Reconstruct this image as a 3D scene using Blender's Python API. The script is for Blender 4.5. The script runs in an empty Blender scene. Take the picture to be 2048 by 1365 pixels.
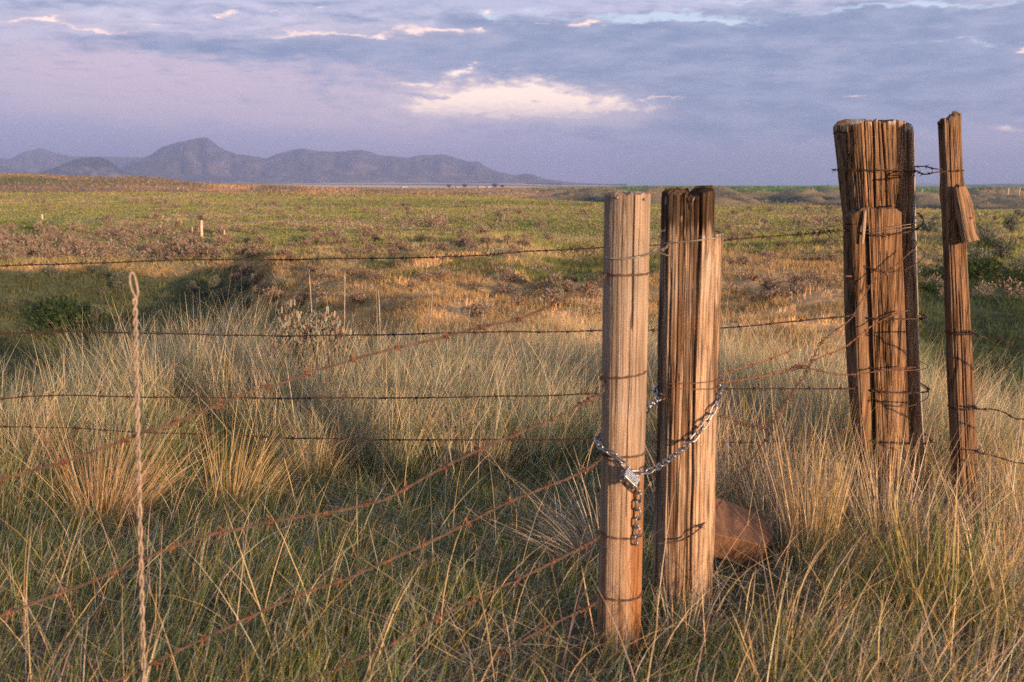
import bpy, math, random
import numpy as np
from mathutils import Vector, Matrix

# ------------------------------------------------------------------ camera, sky, sun, exposure
S = bpy.context.scene
COL = S.collection
CAMZ, FPX, HOR = 1.35, 1991.0, 372.0
PITCH = math.atan((682.5 - HOR) / FPX)
cd = bpy.data.cameras.new("camera"); cam = bpy.data.objects.new("camera", cd); COL.objects.link(cam)
cam.location = (0, 0, CAMZ); cam.rotation_euler = (math.pi / 2 - PITCH, 0, 0)
cd.sensor_width = 36; cd.lens = 36 * FPX / 2048; cd.clip_start = 0.05; cd.clip_end = 60000
cd.dof.use_dof = True; cd.dof.focus_distance = 5.4; cd.dof.aperture_fstop = 4.8
S.camera = cam
S.view_settings.view_transform = 'Standard'; S.view_settings.look = 'None'
S.view_settings.exposure = 1.85; S.view_settings.gamma = 1.0
S.cycles.max_bounces = 5; S.cycles.diffuse_bounces = 3; S.cycles.transmission_bounces = 3
S.cycles.volume_bounces = 1; S.cycles.use_denoising = False; S.cycles.denoiser = 'OPENIMAGEDENOISE'; S.cycles.denoising_input_passes = 'RGB_ALBEDO_NORMAL'; S.cycles.denoising_prefilter = 'NONE'; S.cycles.transparent_max_bounces = 4
S.cycles.use_adaptive_sampling = False; S.cycles.sample_clamp_indirect = 0.9; S.cycles.sample_clamp_direct = 1.1

SUN_EL, SUN_AZ = math.radians(6.2), math.radians(37.0)       # azimuth: behind the camera, to the right
SUND = Vector((math.sin(SUN_AZ) * math.cos(SUN_EL), -math.cos(SUN_AZ) * math.cos(SUN_EL), math.sin(SUN_EL)))
sl = bpy.data.lights.new("sun", 'SUN'); sl.energy = 5.0; sl.angle = math.radians(0.6); sl.color = (1.0, 0.66, 0.38)
so = bpy.data.objects.new("sun", sl); COL.objects.link(so)
so.rotation_euler = SUND.to_track_quat('Z', 'Y').to_euler(); so.location = (3, -8, 6)


def ray(u, v):
    """direction of a pixel of the 2048 px photograph"""
    X = (u - 1024) / FPX; Y = (682.5 - v) / FPX
    cp, sp = math.cos(PITCH), math.sin(PITCH)
    return Vector((X, cp + Y * sp, -sp + Y * cp))


def at(u, v, y):
    d = ray(u, v)
    return Vector((0, 0, CAMZ)) + d * (y / d.y)


def azel(u, v):
    d = ray(u, v).normalized()
    return math.atan2(d.x, d.y), math.asin(d.z)


W = bpy.data.worlds.new("World"); S.world = W; W.use_nodes = True


SKYG = 4.6            # cloud colours below are as displayed; the background runs at 0.1 and the exposure at +1.85


def build_world():
    nt = W.node_tree; N, L = nt.nodes, nt.links
    N.clear()
    out = N.new('ShaderNodeOutputWorld'); bg = N.new('ShaderNodeBackground')
    L.new(bg.outputs[0], out.inputs[0]); bg.inputs[1].default_value = 0.1

    def link(a, b): L.new(a, b)

    def math_(op, a, b=None, clamp=False):
        n = N.new('ShaderNodeMath'); n.operation = op; n.use_clamp = clamp
        for i, q in enumerate((a, b)):
            if q is None: continue
            if isinstance(q, (int, float)): n.inputs[i].default_value = q
            else: link(q, n.inputs[i])
        return n.outputs[0]

    def smooth(x, lo, hi):
        n = N.new('ShaderNodeMapRange'); n.interpolation_type = 'SMOOTHSTEP'; n.clamp = True
        link(x, n.inputs[0]); n.inputs[1].default_value = lo; n.inputs[2].default_value = hi
        return n.outputs[0]

    def mix(f, a, b):
        n = N.new('ShaderNodeMix'); n.data_type = 'RGBA'
        if isinstance(f, (int, float)): n.inputs[0].default_value = f
        else: link(f, n.inputs[0])
        for i, q in ((6, a), (7, b)):
            if isinstance(q, tuple): n.inputs[i].default_value = tuple(SKYG * k for k in q) + (1,)
            else: link(q, n.inputs[i])
        return n.outputs[2]

    sky = N.new('ShaderNodeTexSky'); sky.sky_type = 'NISHITA'; sky.sun_disc = False
    sky.sun_elevation = SUN_EL; sky.sun_rotation = math.pi - SUN_AZ
    sky.air_density = 1.2; sky.dust_density = 0.3; sky.ozone_density = 1.5
    tc = N.new('ShaderNodeTexCoord'); sx = N.new('ShaderNodeSeparateXYZ'); link(tc.outputs['Generated'], sx.inputs[0])
    a = math_('ARCTAN2', sx.outputs[0], sx.outputs[1]); e = math_('ARCSINE', sx.outputs[2])
    cb = N.new('ShaderNodeCombineXYZ'); link(a, cb.inputs[0]); link(e, cb.inputs[1])

    def noise(scale, detail, rough, stretch=(1, 1, 1), off=(0, 0, 0), dist=0.0, src=None):
        m = N.new('ShaderNodeMapping'); m.inputs[3].default_value = stretch; m.inputs[1].default_value = off
        link(src or cb.outputs[0], m.inputs[0])
        n = N.new('ShaderNodeTexNoise'); n.inputs['Scale'].default_value = scale
        n.inputs['Detail'].default_value = detail; n.inputs['Roughness'].default_value = rough
        n.inputs['Distortion'].default_value = dist
        link(m.outputs[0], n.inputs['Vector'])
        return n
    # warp the coordinates so that every cloud gets a ragged, wind-drawn outline
    w1 = noise(9, 3, 0.55, (1, 3.2, 1), (3, 1, 0))
    w2 = noise(38, 6, 0.65, (1, 3.0, 1), (7, 5, 2))
    def vsub(c, k):
        n = N.new('ShaderNodeVectorMath'); n.operation = 'SUBTRACT'; link(c, n.inputs[0]); n.inputs[1].default_value = (.5, .5, .5)
        m = N.new('ShaderNodeVectorMath'); m.operation = 'MULTIPLY'; link(n.outputs[0], m.inputs[0]); m.inputs[1].default_value = k
        return m.outputs[0]
    def vadd(p, q):
        n = N.new('ShaderNodeVectorMath'); n.operation = 'ADD'; link(p, n.inputs[0]); link(q, n.inputs[1]); return n.outputs[0]
    wc = vadd(vadd(cb.outputs[0], vsub(w1.outputs['Color'], (0.12, 0.030, 0))), vsub(w2.outputs['Color'], (0.040, 0.016, 0)))

    def blobs(lst):
        tot = None
        for (u, v, su, sv, w) in lst:
            a0, e0 = azel(u, v)
            m = N.new('ShaderNodeMapping'); m.vector_type = 'TEXTURE'
            m.inputs[1].default_value = (a0, e0, 0); m.inputs[3].default_value = (1.9 * su / FPX, 1.9 * sv / FPX, 1)
            link(wc, m.inputs[0])
            g = N.new('ShaderNodeTexGradient'); g.gradient_type = 'QUADRATIC_SPHERE'; link(m.outputs[0], g.inputs[0])
            x = math_('MULTIPLY', g.outputs['Fac'], w)
            tot = x if tot is None else math_('ADD', tot, x)
        return tot

    n1 = noise(30, 9, 0.62, (1, 3.6, 1), (1, 2, 0), 0.3)
    n2 = noise(15, 8, 0.58, (1, 3.4, 1), (5, 3, 0), 0.2)
    r = N.new('ShaderNodeValToRGB'); link(math_('MULTIPLY', e, 4.0), r.inputs[0])
    el = r.color_ramp.elements
    def st(p, c):
        q = el.new(p); q.color = tuple(k for k in c) + (1,)
    el[0].position = 0; el[0].color = (.300, .285, .430, 1); el[1].position = 1; el[1].color = (.33, .39, .52, 1)
    st(.10, (.290, .285, .425)); st(.22, (.315, .305, .445)); st(.42, (.370, .340, .455)); st(.60, (.395, .385, .490)); st(.75, (.34, .375, .49))
    gain = N.new('ShaderNodeVectorMath'); gain.operation = 'SCALE'; link(r.outputs[0], gain.inputs[0]); gain.inputs['Scale'].default_value = SKYG
    base = gain.outputs[0]
    pink = smooth(blobs([(430, 200, 520, 130, 1.0), (900, 190, 420, 90, .7), (250, 150, 300, 60, .6), (1900, 285, 330, 60, .55)]), 0.0, 0.85)
    base = mix(math_('MULTIPLY', pink, 0.85), base, (.500, .395, .455))
    bankc = smooth(blobs([(150, 275, 420, 45, .7), (560, 285, 300, 28, .45)]), 0.05, 0.6)
    base = mix(math_('MULTIPLY', bankc, .6), base, (.262, .275, .420))
    # light streaks in the high layer
    hi = smooth(blobs([(300, 45, 700, 60, .7), (700, 70, 500, 40, .9), (1500, 20, 600, 40, .6), (1450, 140, 600, 40, .35), (1750, 150, 300, 40, .5)]), 0.1, .8)
    base = mix(math_('MULTIPLY', hi, smooth(n2.outputs['Fac'], .42, .68)), base, (.50, .47, .57))
    # slate blue cloud deck
    dk = blobs([(1500, 150, 760, 100, 1.15), (1250, 150, 420, 80, .6), (1800, 110, 500, 90, .7), (780, 100, 420, 30, .85), (450, 85, 330, 26, .7),
                (1080, 105, 260, 40, .8), (1750, 60, 500, 38, .7), (150, 12, 260, 18, .55), (700, 35, 300, 14, .45), (1230, 60, 180, 14, .6),
                (980, 145, 90, 24, .6), (1500, 250, 600, 60, .55), (600, 8, 300, 10, .4), (960, 38, 120, 14, .5)])
    dk = math_('ADD', dk, math_('MULTIPLY', math_('SUBTRACT', n1.outputs['Fac'], .5), 1.25))
    dm = smooth(dk, .08, .72)
    dcol = mix(smooth(n2.outputs['Fac'], .35, .68), (.140, .192, .305), (.255, .285, .400))
    base = mix(math_('MULTIPLY', dm, .96), base, dcol)
    # thin wind-drawn texture in the whole deck
    fine = noise(26, 10, .68, (1, 7.0, 1), (4, 4, 0), .5)
    base = mix(math_('MULTIPLY', smooth(fine.outputs['Fac'], .46, .72), math_('MULTIPLY', smooth(e, .03, .10), .24)), base, (.47, .43, .51))
    base = mix(math_('MULTIPLY', smooth(fine.outputs['Fac'], .50, .30), math_('MULTIPLY', smooth(e, .05, .12), .5)), base, (.20, .235, .36))
    # clear openings
    n3o = noise(55, 9, .68, (1, 3.0, 1), (8, 2, 0), .4)
    op = blobs([(1300, 41, 190, 8, 1.0), (1430, 43, 120, 5, .9), (1070, 20, 70, 10, .6), (1840, 10, 260, 5, .8), (1540, 2, 260, 4, .7), (1900, 87, 150, 5, .5), (985, 22, 20, 14, .8)])
    om = smooth(math_('ADD', op, math_('MULTIPLY', math_('SUBTRACT', n3o.outputs['Fac'], .5), 1.0)), .12, .75)
    om = math_('MULTIPLY', om, smooth(op, .03, .2))
    base = mix(math_('MULTIPLY', om, .85), base, (.46, .55, .65))
    # sunlit cumulus: crisp ragged tops, bases that melt into the lavender air
    n3 = noise(70, 9, .66, (1, 2.6, 1), (2, 9, 0), .4)
    def tops(lst, lo, hi, k):
        b = blobs(lst)
        q = math_('ADD', b, math_('MULTIPLY', math_('SUBTRACT', n3.outputs['Fac'], .5), k))
        return math_('MULTIPLY', smooth(q, lo, hi), smooth(b, .0, .28)), q
    glow = smooth(blobs([(1030, 215, 330, 52, 1.2), (880, 190, 130, 45, .7), (1200, 232, 160, 18, .5), (760, 70, 330, 26, .6), (150, 50, 180, 18, .5)]), .05, .9)
    base = mix(math_('MULTIPLY', glow, .62), base, (.58, .47, .49))
    bm, bq = tops([(1015, 192, 150, 44, 1.35), (1110, 203, 180, 28, 1.15), (930, 215, 150, 26, .9), (1220, 216, 130, 12, .8), (905, 140, 34, 12, 1.0), (935, 128, 20, 6, .9), (850, 163, 50, 8, .85)], .12, 1.0, 1.2)
    low = math_('ADD', math_('MULTIPLY', smooth(math_('ADD', e, math_('MULTIPLY', math_('SUBTRACT', n3.outputs['Fac'], .5), .03)), azel(1024, 246)[1], azel(1024, 196)[1]), .72), .22)
    base = mix(math_('MULTIPLY', bm, low), base, mix(smooth(bq, .35, 1.0), (.72, .56, .52), (1.06, .80, .62)))
    bm, bq = tops([(860, 64, 60, 8, 1.1), (640, 70, 200, 7, .85), (115, 45, 36, 7, 1.0), (40, 42, 70, 5, .75), (215, 60, 80, 5, .85), (1155, 50, 45, 7, .95), (430, 28, 40, 5, .8),
                   (2030, 248, 60, 9, .9), (1345, 198, 55, 5, .7), (2010, 92, 26, 3, .9), (1700, 190, 40, 5, .7), (985, 16, 10, 10, 1.0), (310, 40, 28, 5, .75), (545, 32, 36, 4, .7), (765, 77, 28, 6, .85), (940, 60, 26, 7, .8), (665, 20, 20, 5, .7), (1090, 55, 20, 4, .6)], .22, .75, 1.0)
    base = mix(math_('MULTIPLY', bm, .9), base, mix(smooth(bq, .35, 1.0), (.62, .48, .50), (.98, .72, .57)))
    # darker scraps drifting in front of the bright cloud
    sc, _q = tops([(950, 150, 60, 10, .9), (1090, 196, 22, 5, .7), (1000, 205, 40, 4, .6), (930, 185, 40, 6, .7), (860, 187, 90, 7, .8), (1130, 180, 90, 6, .5)], .25, .8, 1.0)
    base = mix(math_('MULTIPLY', sc, .8), base, (.27, .29, .42))
    # the rest of the dome: evening sky, plus unseen cloud tones added as fill
    over = mix(smooth(n2.outputs['Fac'], .35, .65), (.30, .36, .52), (.44, .45, .55))
    fin = mix(smooth(e, .20, .42), base, mix(.35, over, sky.outputs[0]))
    link(fin, bg.inputs[0])


build_world()

# ------------------------------------------------------------------ helpers
rng = np.random.default_rng(7)
random.seed(7)


def _hash(ix, iy, iz, seed):
    h = (ix.astype(np.int64) * 374761393 + iy.astype(np.int64) * 668265263 + iz.astype(np.int64) * 2147483647 + seed * 974711) & 0xffffffff
    h = ((h ^ (h >> 13)) * 1274126177) & 0xffffffff
    h = (h ^ (h >> 16)) & 0xffffffff
    return h / 4294967295.0


def vnoise(x, y, z=None, seed=0):
    x = np.asarray(x, float); y = np.asarray(y, float) + 0 * x
    z = np.zeros_like(x) if z is None else np.asarray(z, float) + 0 * x
    fx, fy, fz = np.floor(x), np.floor(y), np.floor(z)
    tx, ty, tz = x - fx, y - fy, z - fz
    tx, ty, tz = (t * t * (3 - 2 * t) for t in (tx, ty, tz))
    r = 0
    for dx in (0, 1):
        for dy in (0, 1):
            for dz in (0, 1):
                w = (tx if dx else 1 - tx) * (ty if dy else 1 - ty) * (tz if dz else 1 - tz)
                r = r + w * _hash(fx + dx, fy + dy, fz + dz, seed)
    return r * 2 - 1


def fbm(x, y, z=None, seed=0, oct=4, gain=.5):
    a, s, f = 1.0, 0, 1.0
    for k in range(oct):
        s = s + a * vnoise(np.asarray(x) * f, np.asarray(y) * f, None if z is None else np.asarray(z) * f, seed + k * 17)
        a *= gain; f *= 2.03
    return s


def sstep(x, lo, hi):
    t = np.clip((np.asarray(x, float) - lo) / (hi - lo), 0, 1)
    return t * t * (3 - 2 * t)


def mesh_from(name, verts, faces, mat=None, smooth=True, col=None):
    """verts (n,3); faces: list of arrays (m,k)"""
    me = bpy.data.meshes.new(name)
    if not isinstance(faces, list): faces = [faces]
    verts = np.asarray(verts, np.float32)
    faces = [np.asarray(f, np.int32) for f in faces if len(f)]
    loops = np.concatenate([f.ravel() for f in faces])
    sizes = np.concatenate([np.full(len(f), f.shape[1], np.int32) for f in faces])
    starts = np.concatenate([[0], np.cumsum(sizes)[:-1]]).astype(np.int32)
    me.vertices.add(len(verts)); me.vertices.foreach_set("co", verts.ravel())
    me.loops.add(len(loops)); me.loops.foreach_set("vertex_index", loops)
    me.polygons.add(len(sizes)); me.polygons.foreach_set("loop_start", starts)
    try: me.polygons.foreach_set("loop_total", sizes)
    except Exception: pass
    me.update(calc_edges=True)
    me.polygons.foreach_set("use_smooth", np.full(len(sizes), smooth))
    if col is not None:
        at_ = me.attributes.new("Col", 'FLOAT_COLOR', 'POINT')
        c = np.ones((len(verts), 4), np.float32); c[:, :3] = col
        at_.data.foreach_set("color", c.ravel())
    if mat: me.materials.append(mat)
    me.update()
    return me


def link(name, me, parent=None, loc=None, rot=None, label=None, cat=None, group=None, kind=None):
    o = bpy.data.objects.new(name, me); COL.objects.link(o)
    if parent: o.parent = parent
    if loc is not None: o.location = loc
    if rot is not None: o.rotation_euler = rot
    if label: o['label'] = label
    if cat: o['category'] = cat
    if group: o['group'] = group
    if kind: o['kind'] = kind
    return o


class Geo:
    """collects vertices and faces"""
    def __init__(s): s.v, s.q, s.t, s.n = [], [], [], 0

    def add(s, v, q=None, t=None):
        v = np.asarray(v, float)
        if q is not None and len(q): s.q.append(np.asarray(q) + s.n)
        if t is not None and len(t): s.t.append(np.asarray(t) + s.n)
        s.v.append(v); s.n += len(v)

    def tube(s, pts, rad, seg=6, caps=True):
        P = np.asarray(pts, float); n = len(P)
        rad = np.full(n, rad) if np.isscalar(rad) else np.asarray(rad)
        T = np.gradient(P, axis=0); T /= np.linalg.norm(T, axis=1)[:, None] + 1e-12
        ref = np.array([0, 0, 1.0]) if abs(T[0][2]) < .9 else np.array([1.0, 0, 0])
        A = np.zeros_like(P); b = np.cross(T[0], ref); A[0] = b / np.linalg.norm(b)
        for i in range(1, n):
            b = A[i - 1] - T[i] * np.dot(A[i - 1], T[i]); A[i] = b / (np.linalg.norm(b) + 1e-12)
        B = np.cross(T, A)
        th = np.linspace(0, 2 * math.pi, seg, endpoint=False)
        V = P[:, None] + rad[:, None, None] * (np.cos(th)[None, :, None] * A[:, None] + np.sin(th)[None, :, None] * B[:, None])
        i = np.arange(n - 1)[:, None] * seg; j = np.arange(seg)[None]; j2 = (j + 1) % seg
        Q = np.stack([i + j, i + j2, i + seg + j2, i + seg + j], -1).reshape(-1, 4)
        V = V.reshape(-1, 3); T3 = []
        if caps:
            V = np.vstack([V, P[0], P[-1]]); c0, c1 = len(V) - 2, len(V) - 1
            for k in range(seg):
                T3.append((c0, (k + 1) % seg, k)); o = (n - 1) * seg; T3.append((c1, o + k, o + (k + 1) % seg))
        s.add(V, Q, T3)

    def mesh(s, name, mat, smooth=True, col=None):
        f = []
        if s.q: f.append(np.concatenate(s.q))
        if s.t: f.append(np.concatenate(s.t))
        return mesh_from(name, np.vstack(s.v), f, mat, smooth, col)


def spline(pts, step):
    """Catmull-Rom through pts, resampled at an even step"""
    P = [np.array(p, float) for p in pts]
    P = [2 * P[0] - P[1]] + P + [2 * P[-1] - P[-2]]
    out = []
    for i in range(1, len(P) - 2):
        t = np.linspace(0, 1, 24, endpoint=False)[:, None]
        a, b, c, d = P[i - 1:i + 3]
        out.append(.5 * (2 * b + (c - a) * t + (2 * a - 5 * b + 4 * c - d) * t ** 2 + (-a + 3 * b - 3 * c + d) * t ** 3))
    Q = np.vstack(out + [P[-2][None]])
    d = np.concatenate([[0], np.cumsum(np.linalg.norm(np.diff(Q, axis=0), axis=1))])
    n = max(3, int(d[-1] / step) + 1)
    s = np.linspace(0, d[-1], n)
    return np.stack([np.interp(s, d, Q[:, k]) for k in range(3)], 1)


# ------------------------------------------------------------------ materials
def new_mat(name):
    m = bpy.data.materials.new(name); m.use_nodes = True
    nt = m.node_tree; b = nt.nodes['Principled BSDF']
    return m, nt, b


def nd(nt, t, **kw):
    n = nt.nodes.new(t)
    for k, v in kw.items(): setattr(n, k, v)
    return n


def ramp(nt, fac, stops):
    r = nd(nt, 'ShaderNodeValToRGB'); nt.links.new(fac, r.inputs[0])
    el = r.color_ramp.elements
    while len(el) > 1: el.remove(el[-1])
    el[0].position = stops[0][0]; el[0].color = tuple(stops[0][1]) + (1,)
    for p, c in stops[1:]:
        q = el.new(p); q.color = tuple(c) + (1,)
    return r.outputs[0]


def noise_n(nt, scale, detail=5, rough=.6, stretch=(1, 1, 1), coord='Object', dist=0):
    tc = nd(nt, 'ShaderNodeTexCoord'); mp = nd(nt, 'ShaderNodeMapping'); mp.inputs[3].default_value = stretch
    nt.links.new(tc.outputs[coord], mp.inputs[0])
    n = nd(nt, 'ShaderNodeTexNoise'); n.inputs['Scale'].default_value = scale; n.inputs['Detail'].default_value = detail
    n.inputs['Roughness'].default_value = rough; n.inputs['Distortion'].default_value = dist
    nt.links.new(mp.outputs[0], n.inputs['Vector'])
    return n.outputs['Fac']


def mixc(nt, f, a, b, mode='MIX'):
    n = nd(nt, 'ShaderNodeMix', data_type='RGBA', blend_type=mode)
    if isinstance(f, (int, float)): n.inputs[0].default_value = f
    else: nt.links.new(f, n.inputs[0])
    for i, q in ((6, a), (7, b)):
        if isinstance(q, tuple): n.inputs[i].default_value = q + (1,)
        else: nt.links.new(q, n.inputs[i])
    return n.outputs[2]


def bump(nt, b, h, strength, dist):
    n = nd(nt, 'ShaderNodeBump'); n.inputs['Strength'].default_value = strength; n.inputs['Distance'].default_value = dist
    nt.links.new(h, n.inputs['Height']); nt.links.new(n.outputs[0], b.inputs['Normal'])


def wood_mat(name, light, mid, dark, crack=.8, grey=.4):
    """weathered wood: grain runs along Z, with long drying cracks; the Col attribute carries stains, lichen and weathered ends"""
    m, nt, b = new_mat(name)
    g = noise_n(nt, 120, 7, .72, (1, 1, .04), dist=.5)
    g2 = noise_n(nt, 24, 5, .65, (1, 1, .09), dist=.6)
    g3 = noise_n(nt, 9, 5, .6, (1, 1, .5))
    c = ramp(nt, g, [(.32, dark), (.46, mid), (.62, light)])
    c2 = ramp(nt, g2, [(.30, (.45, .40, .36)), (.50, (1, 1, 1)), (.70, (1.22, 1.17, 1.12))])
    c = mixc(nt, 1.0, c, c2, 'MULTIPLY')
    gr = nd(nt, 'ShaderNodeMapRange'); nt.links.new(g3, gr.inputs[0]); gr.inputs[1].default_value = .48; gr.inputs[2].default_value = .68; gr.inputs[4].default_value = grey
    lum = sum(mid) / 3 * 1.15
    c = mixc(nt, gr.outputs[0], c, (lum * 1.02, lum, lum * .97))
    # cracks: contour lines of a noise that is drawn out along the grain
    k = noise_n(nt, 34, 3, .55, (1, 1, .035), dist=.3)
    a = nd(nt, 'ShaderNodeMath', operation='SUBTRACT'); nt.links.new(k, a.inputs[0]); a.inputs[1].default_value = .5
    a2 = nd(nt, 'ShaderNodeMath', operation='ABSOLUTE'); nt.links.new(a.outputs[0], a2.inputs[0])
    cr = nd(nt, 'ShaderNodeMapRange'); nt.links.new(a2.outputs[0], cr.inputs[0]); cr.inputs[1].default_value = .004; cr.inputs[2].default_value = .022; cr.inputs[3].default_value = 1; cr.inputs[4].default_value = 0
    br_ = noise_n(nt, 7, 3, .5, (1, 1, .4)); cm = nd(nt, 'ShaderNodeMapRange'); nt.links.new(br_, cm.inputs[0]); cm.inputs[1].default_value = .42; cm.inputs[2].default_value = .58; cm.inputs[4].default_value = crack
    cf = nd(nt, 'ShaderNodeMath', operation='MULTIPLY'); nt.links.new(cr.outputs[0], cf.inputs[0]); nt.links.new(cm.outputs[0], cf.inputs[1])
    c = mixc(nt, cf.outputs[0], c, tuple(.35 * q for q in dark))
    at_ = nd(nt, 'ShaderNodeAttribute', attribute_name='Col')
    c = mixc(nt, 1.0, c, at_.outputs['Color'], 'MULTIPLY')
    nt.links.new(c, b.inputs['Base Color'])
    b.inputs['Roughness'].default_value = .92; b.inputs['Specular IOR Level'].default_value = .08
    hh = nd(nt, 'ShaderNodeMath', operation='SUBTRACT'); nt.links.new(g, hh.inputs[0]); nt.links.new(cf.outputs[0], hh.inputs[1])
    bump(nt, b, hh.outputs[0], .8, .005)
    return m


M_WOOD1 = wood_mat("weathered_pine", (.28, .212, .162), (.232, .168, .122), (.145, .098, .068), .4, .35)
M_WOOD2 = wood_mat("split_cedar", (.33, .24, .17), (.225, .15, .10), (.06, .04, .028), .9, .35)
M_WOOD3 = wood_mat("old_tie_wood", (.225, .135, .078), (.135, .076, .042), (.035, .021, .013), .95, .30)
M_WOOD4 = wood_mat("old_split_rail", (.205, .122, .072), (.135, .078, .046), (.04, .024, .015), .9, .3)


def metal_mat(name, c0, c1, metallic, rough, scale=60):
    m, nt, b = new_mat(name)
    g = noise_n(nt, scale, 5, .6)
    nt.links.new(ramp(nt, g, [(.35, c0), (.65, c1)]), b.inputs['Base Color'])
    b.inputs['Metallic'].default_value = metallic; b.inputs['Roughness'].default_value = rough
    return m


M_RUST = metal_mat("rusty_wire", (.075, .028, .014), (.20, .085, .042), .25, .75)
M_RUSTG = metal_mat("rusty_orange_wire", (.038, .019, .013), (.105, .058, .040), .15, .8, 30)
M_DARKW = metal_mat("dark_wire", (.022, .014, .012), (.075, .035, .022), .4, .6)
M_GREYW = metal_mat("grey_wire", (.09, .08, .072), (.22, .19, .165), .6, .5)
M_STEEL = metal_mat("galvanised_chain", (.17, .17, .185), (.36, .36, .38), .95, .33)
M_LOCK = metal_mat("steel_padlock", (.16, .17, .20), (.34, .36, .40), .8, .42)
M_LOCKD = metal_mat("dark_lock_plate", (.03, .027, .025), (.075, .065, .055), .3, .55)
M_STAY = metal_mat("dull_stay_wire", (.14, .105, .082), (.27, .205, .16), .2, .7)


def blade_mat(name, trans=.3):
    m, nt, b = new_mat(name)
    nt.nodes.remove(b)
    at_ = nd(nt, 'ShaderNodeAttribute', attribute_name='Col')
    d = nd(nt, 'ShaderNodeBsdfDiffuse'); t = nd(nt, 'ShaderNodeBsdfTranslucent'); mx = nd(nt, 'ShaderNodeMixShader')
    nt.links.new(at_.outputs['Color'], d.inputs[0]); nt.links.new(at_.outputs['Color'], t.inputs[0])
    mx.inputs[0].default_value = trans
    nt.links.new(d.outputs[0], mx.inputs[1]); nt.links.new(t.outputs[0], mx.inputs[2])
    nt.links.new(mx.outputs[0], nt.nodes['Material Output'].inputs[0])
    return m


M_BLADE = blade_mat("grass_blades", .36)
M_LEAF = blade_mat("shrub_leaves", .18)


def attr_mat(name, nscale, lo=.6, hi=1.35, rough=.95, bstr=.5, bdist=.05, coord='Object', stretch=(1, 1, 1)):
    m, nt, b = new_mat(name)
    at_ = nd(nt, 'ShaderNodeAttribute', attribute_name='Col')
    g = noise_n(nt, nscale, 8, .65, stretch, coord)
    f = ramp(nt, g, [(.3, (lo, lo, lo)), (.7, (hi, hi, hi))])
    nt.links.new(mixc(nt, 1.0, at_.outputs['Color'], f, 'MULTIPLY'), b.inputs['Base Color'])
    b.inputs['Roughness'].default_value = rough; b.inputs['Specular IOR Level'].default_value = .1
    bump(nt, b, g, bstr, bdist)
    return m


M_GROUND = attr_mat("ground_cover", 2.6, .5, 1.45, bstr=.8, bdist=.14)
M_MOUNT = attr_mat("mountain_rock_and_scrub", .012, .6, 1.5, bstr=.6, bdist=12)

# ------------------------------------------------------------------ terrain: ground height by direction and distance
def rz(u, v, r):
    d = ray(u, v); return CAMZ + r * d.z / math.hypot(d.x, d.y)


def ang(u): return math.atan2((u - 1024) / FPX, math.cos(PITCH) + .02)


# per direction (u): (distance, v) pairs where the photo shows the ground, ('z', r, z) where it hides it
def colm(u, edge, toe, bank, far):
    pr = [(.2, 0.0), (3.2, 0.0), (4.8, -.05)]
    pr += [(edge, -.16 if u <= 480 else -.28), (edge + 2.2, -1.0), (edge + 4.4, -2.0), (toe[0] - 2, min(-2.2, rz(u, toe[1], toe[0]) - 1.0))]
    pr += [(toe[0], rz(u, toe[1], toe[0]))] + [(r, rz(u, v, r)) for r, v in bank] + [(r, rz(u, v, r)) for r, v in far]
    return u, pr


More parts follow.
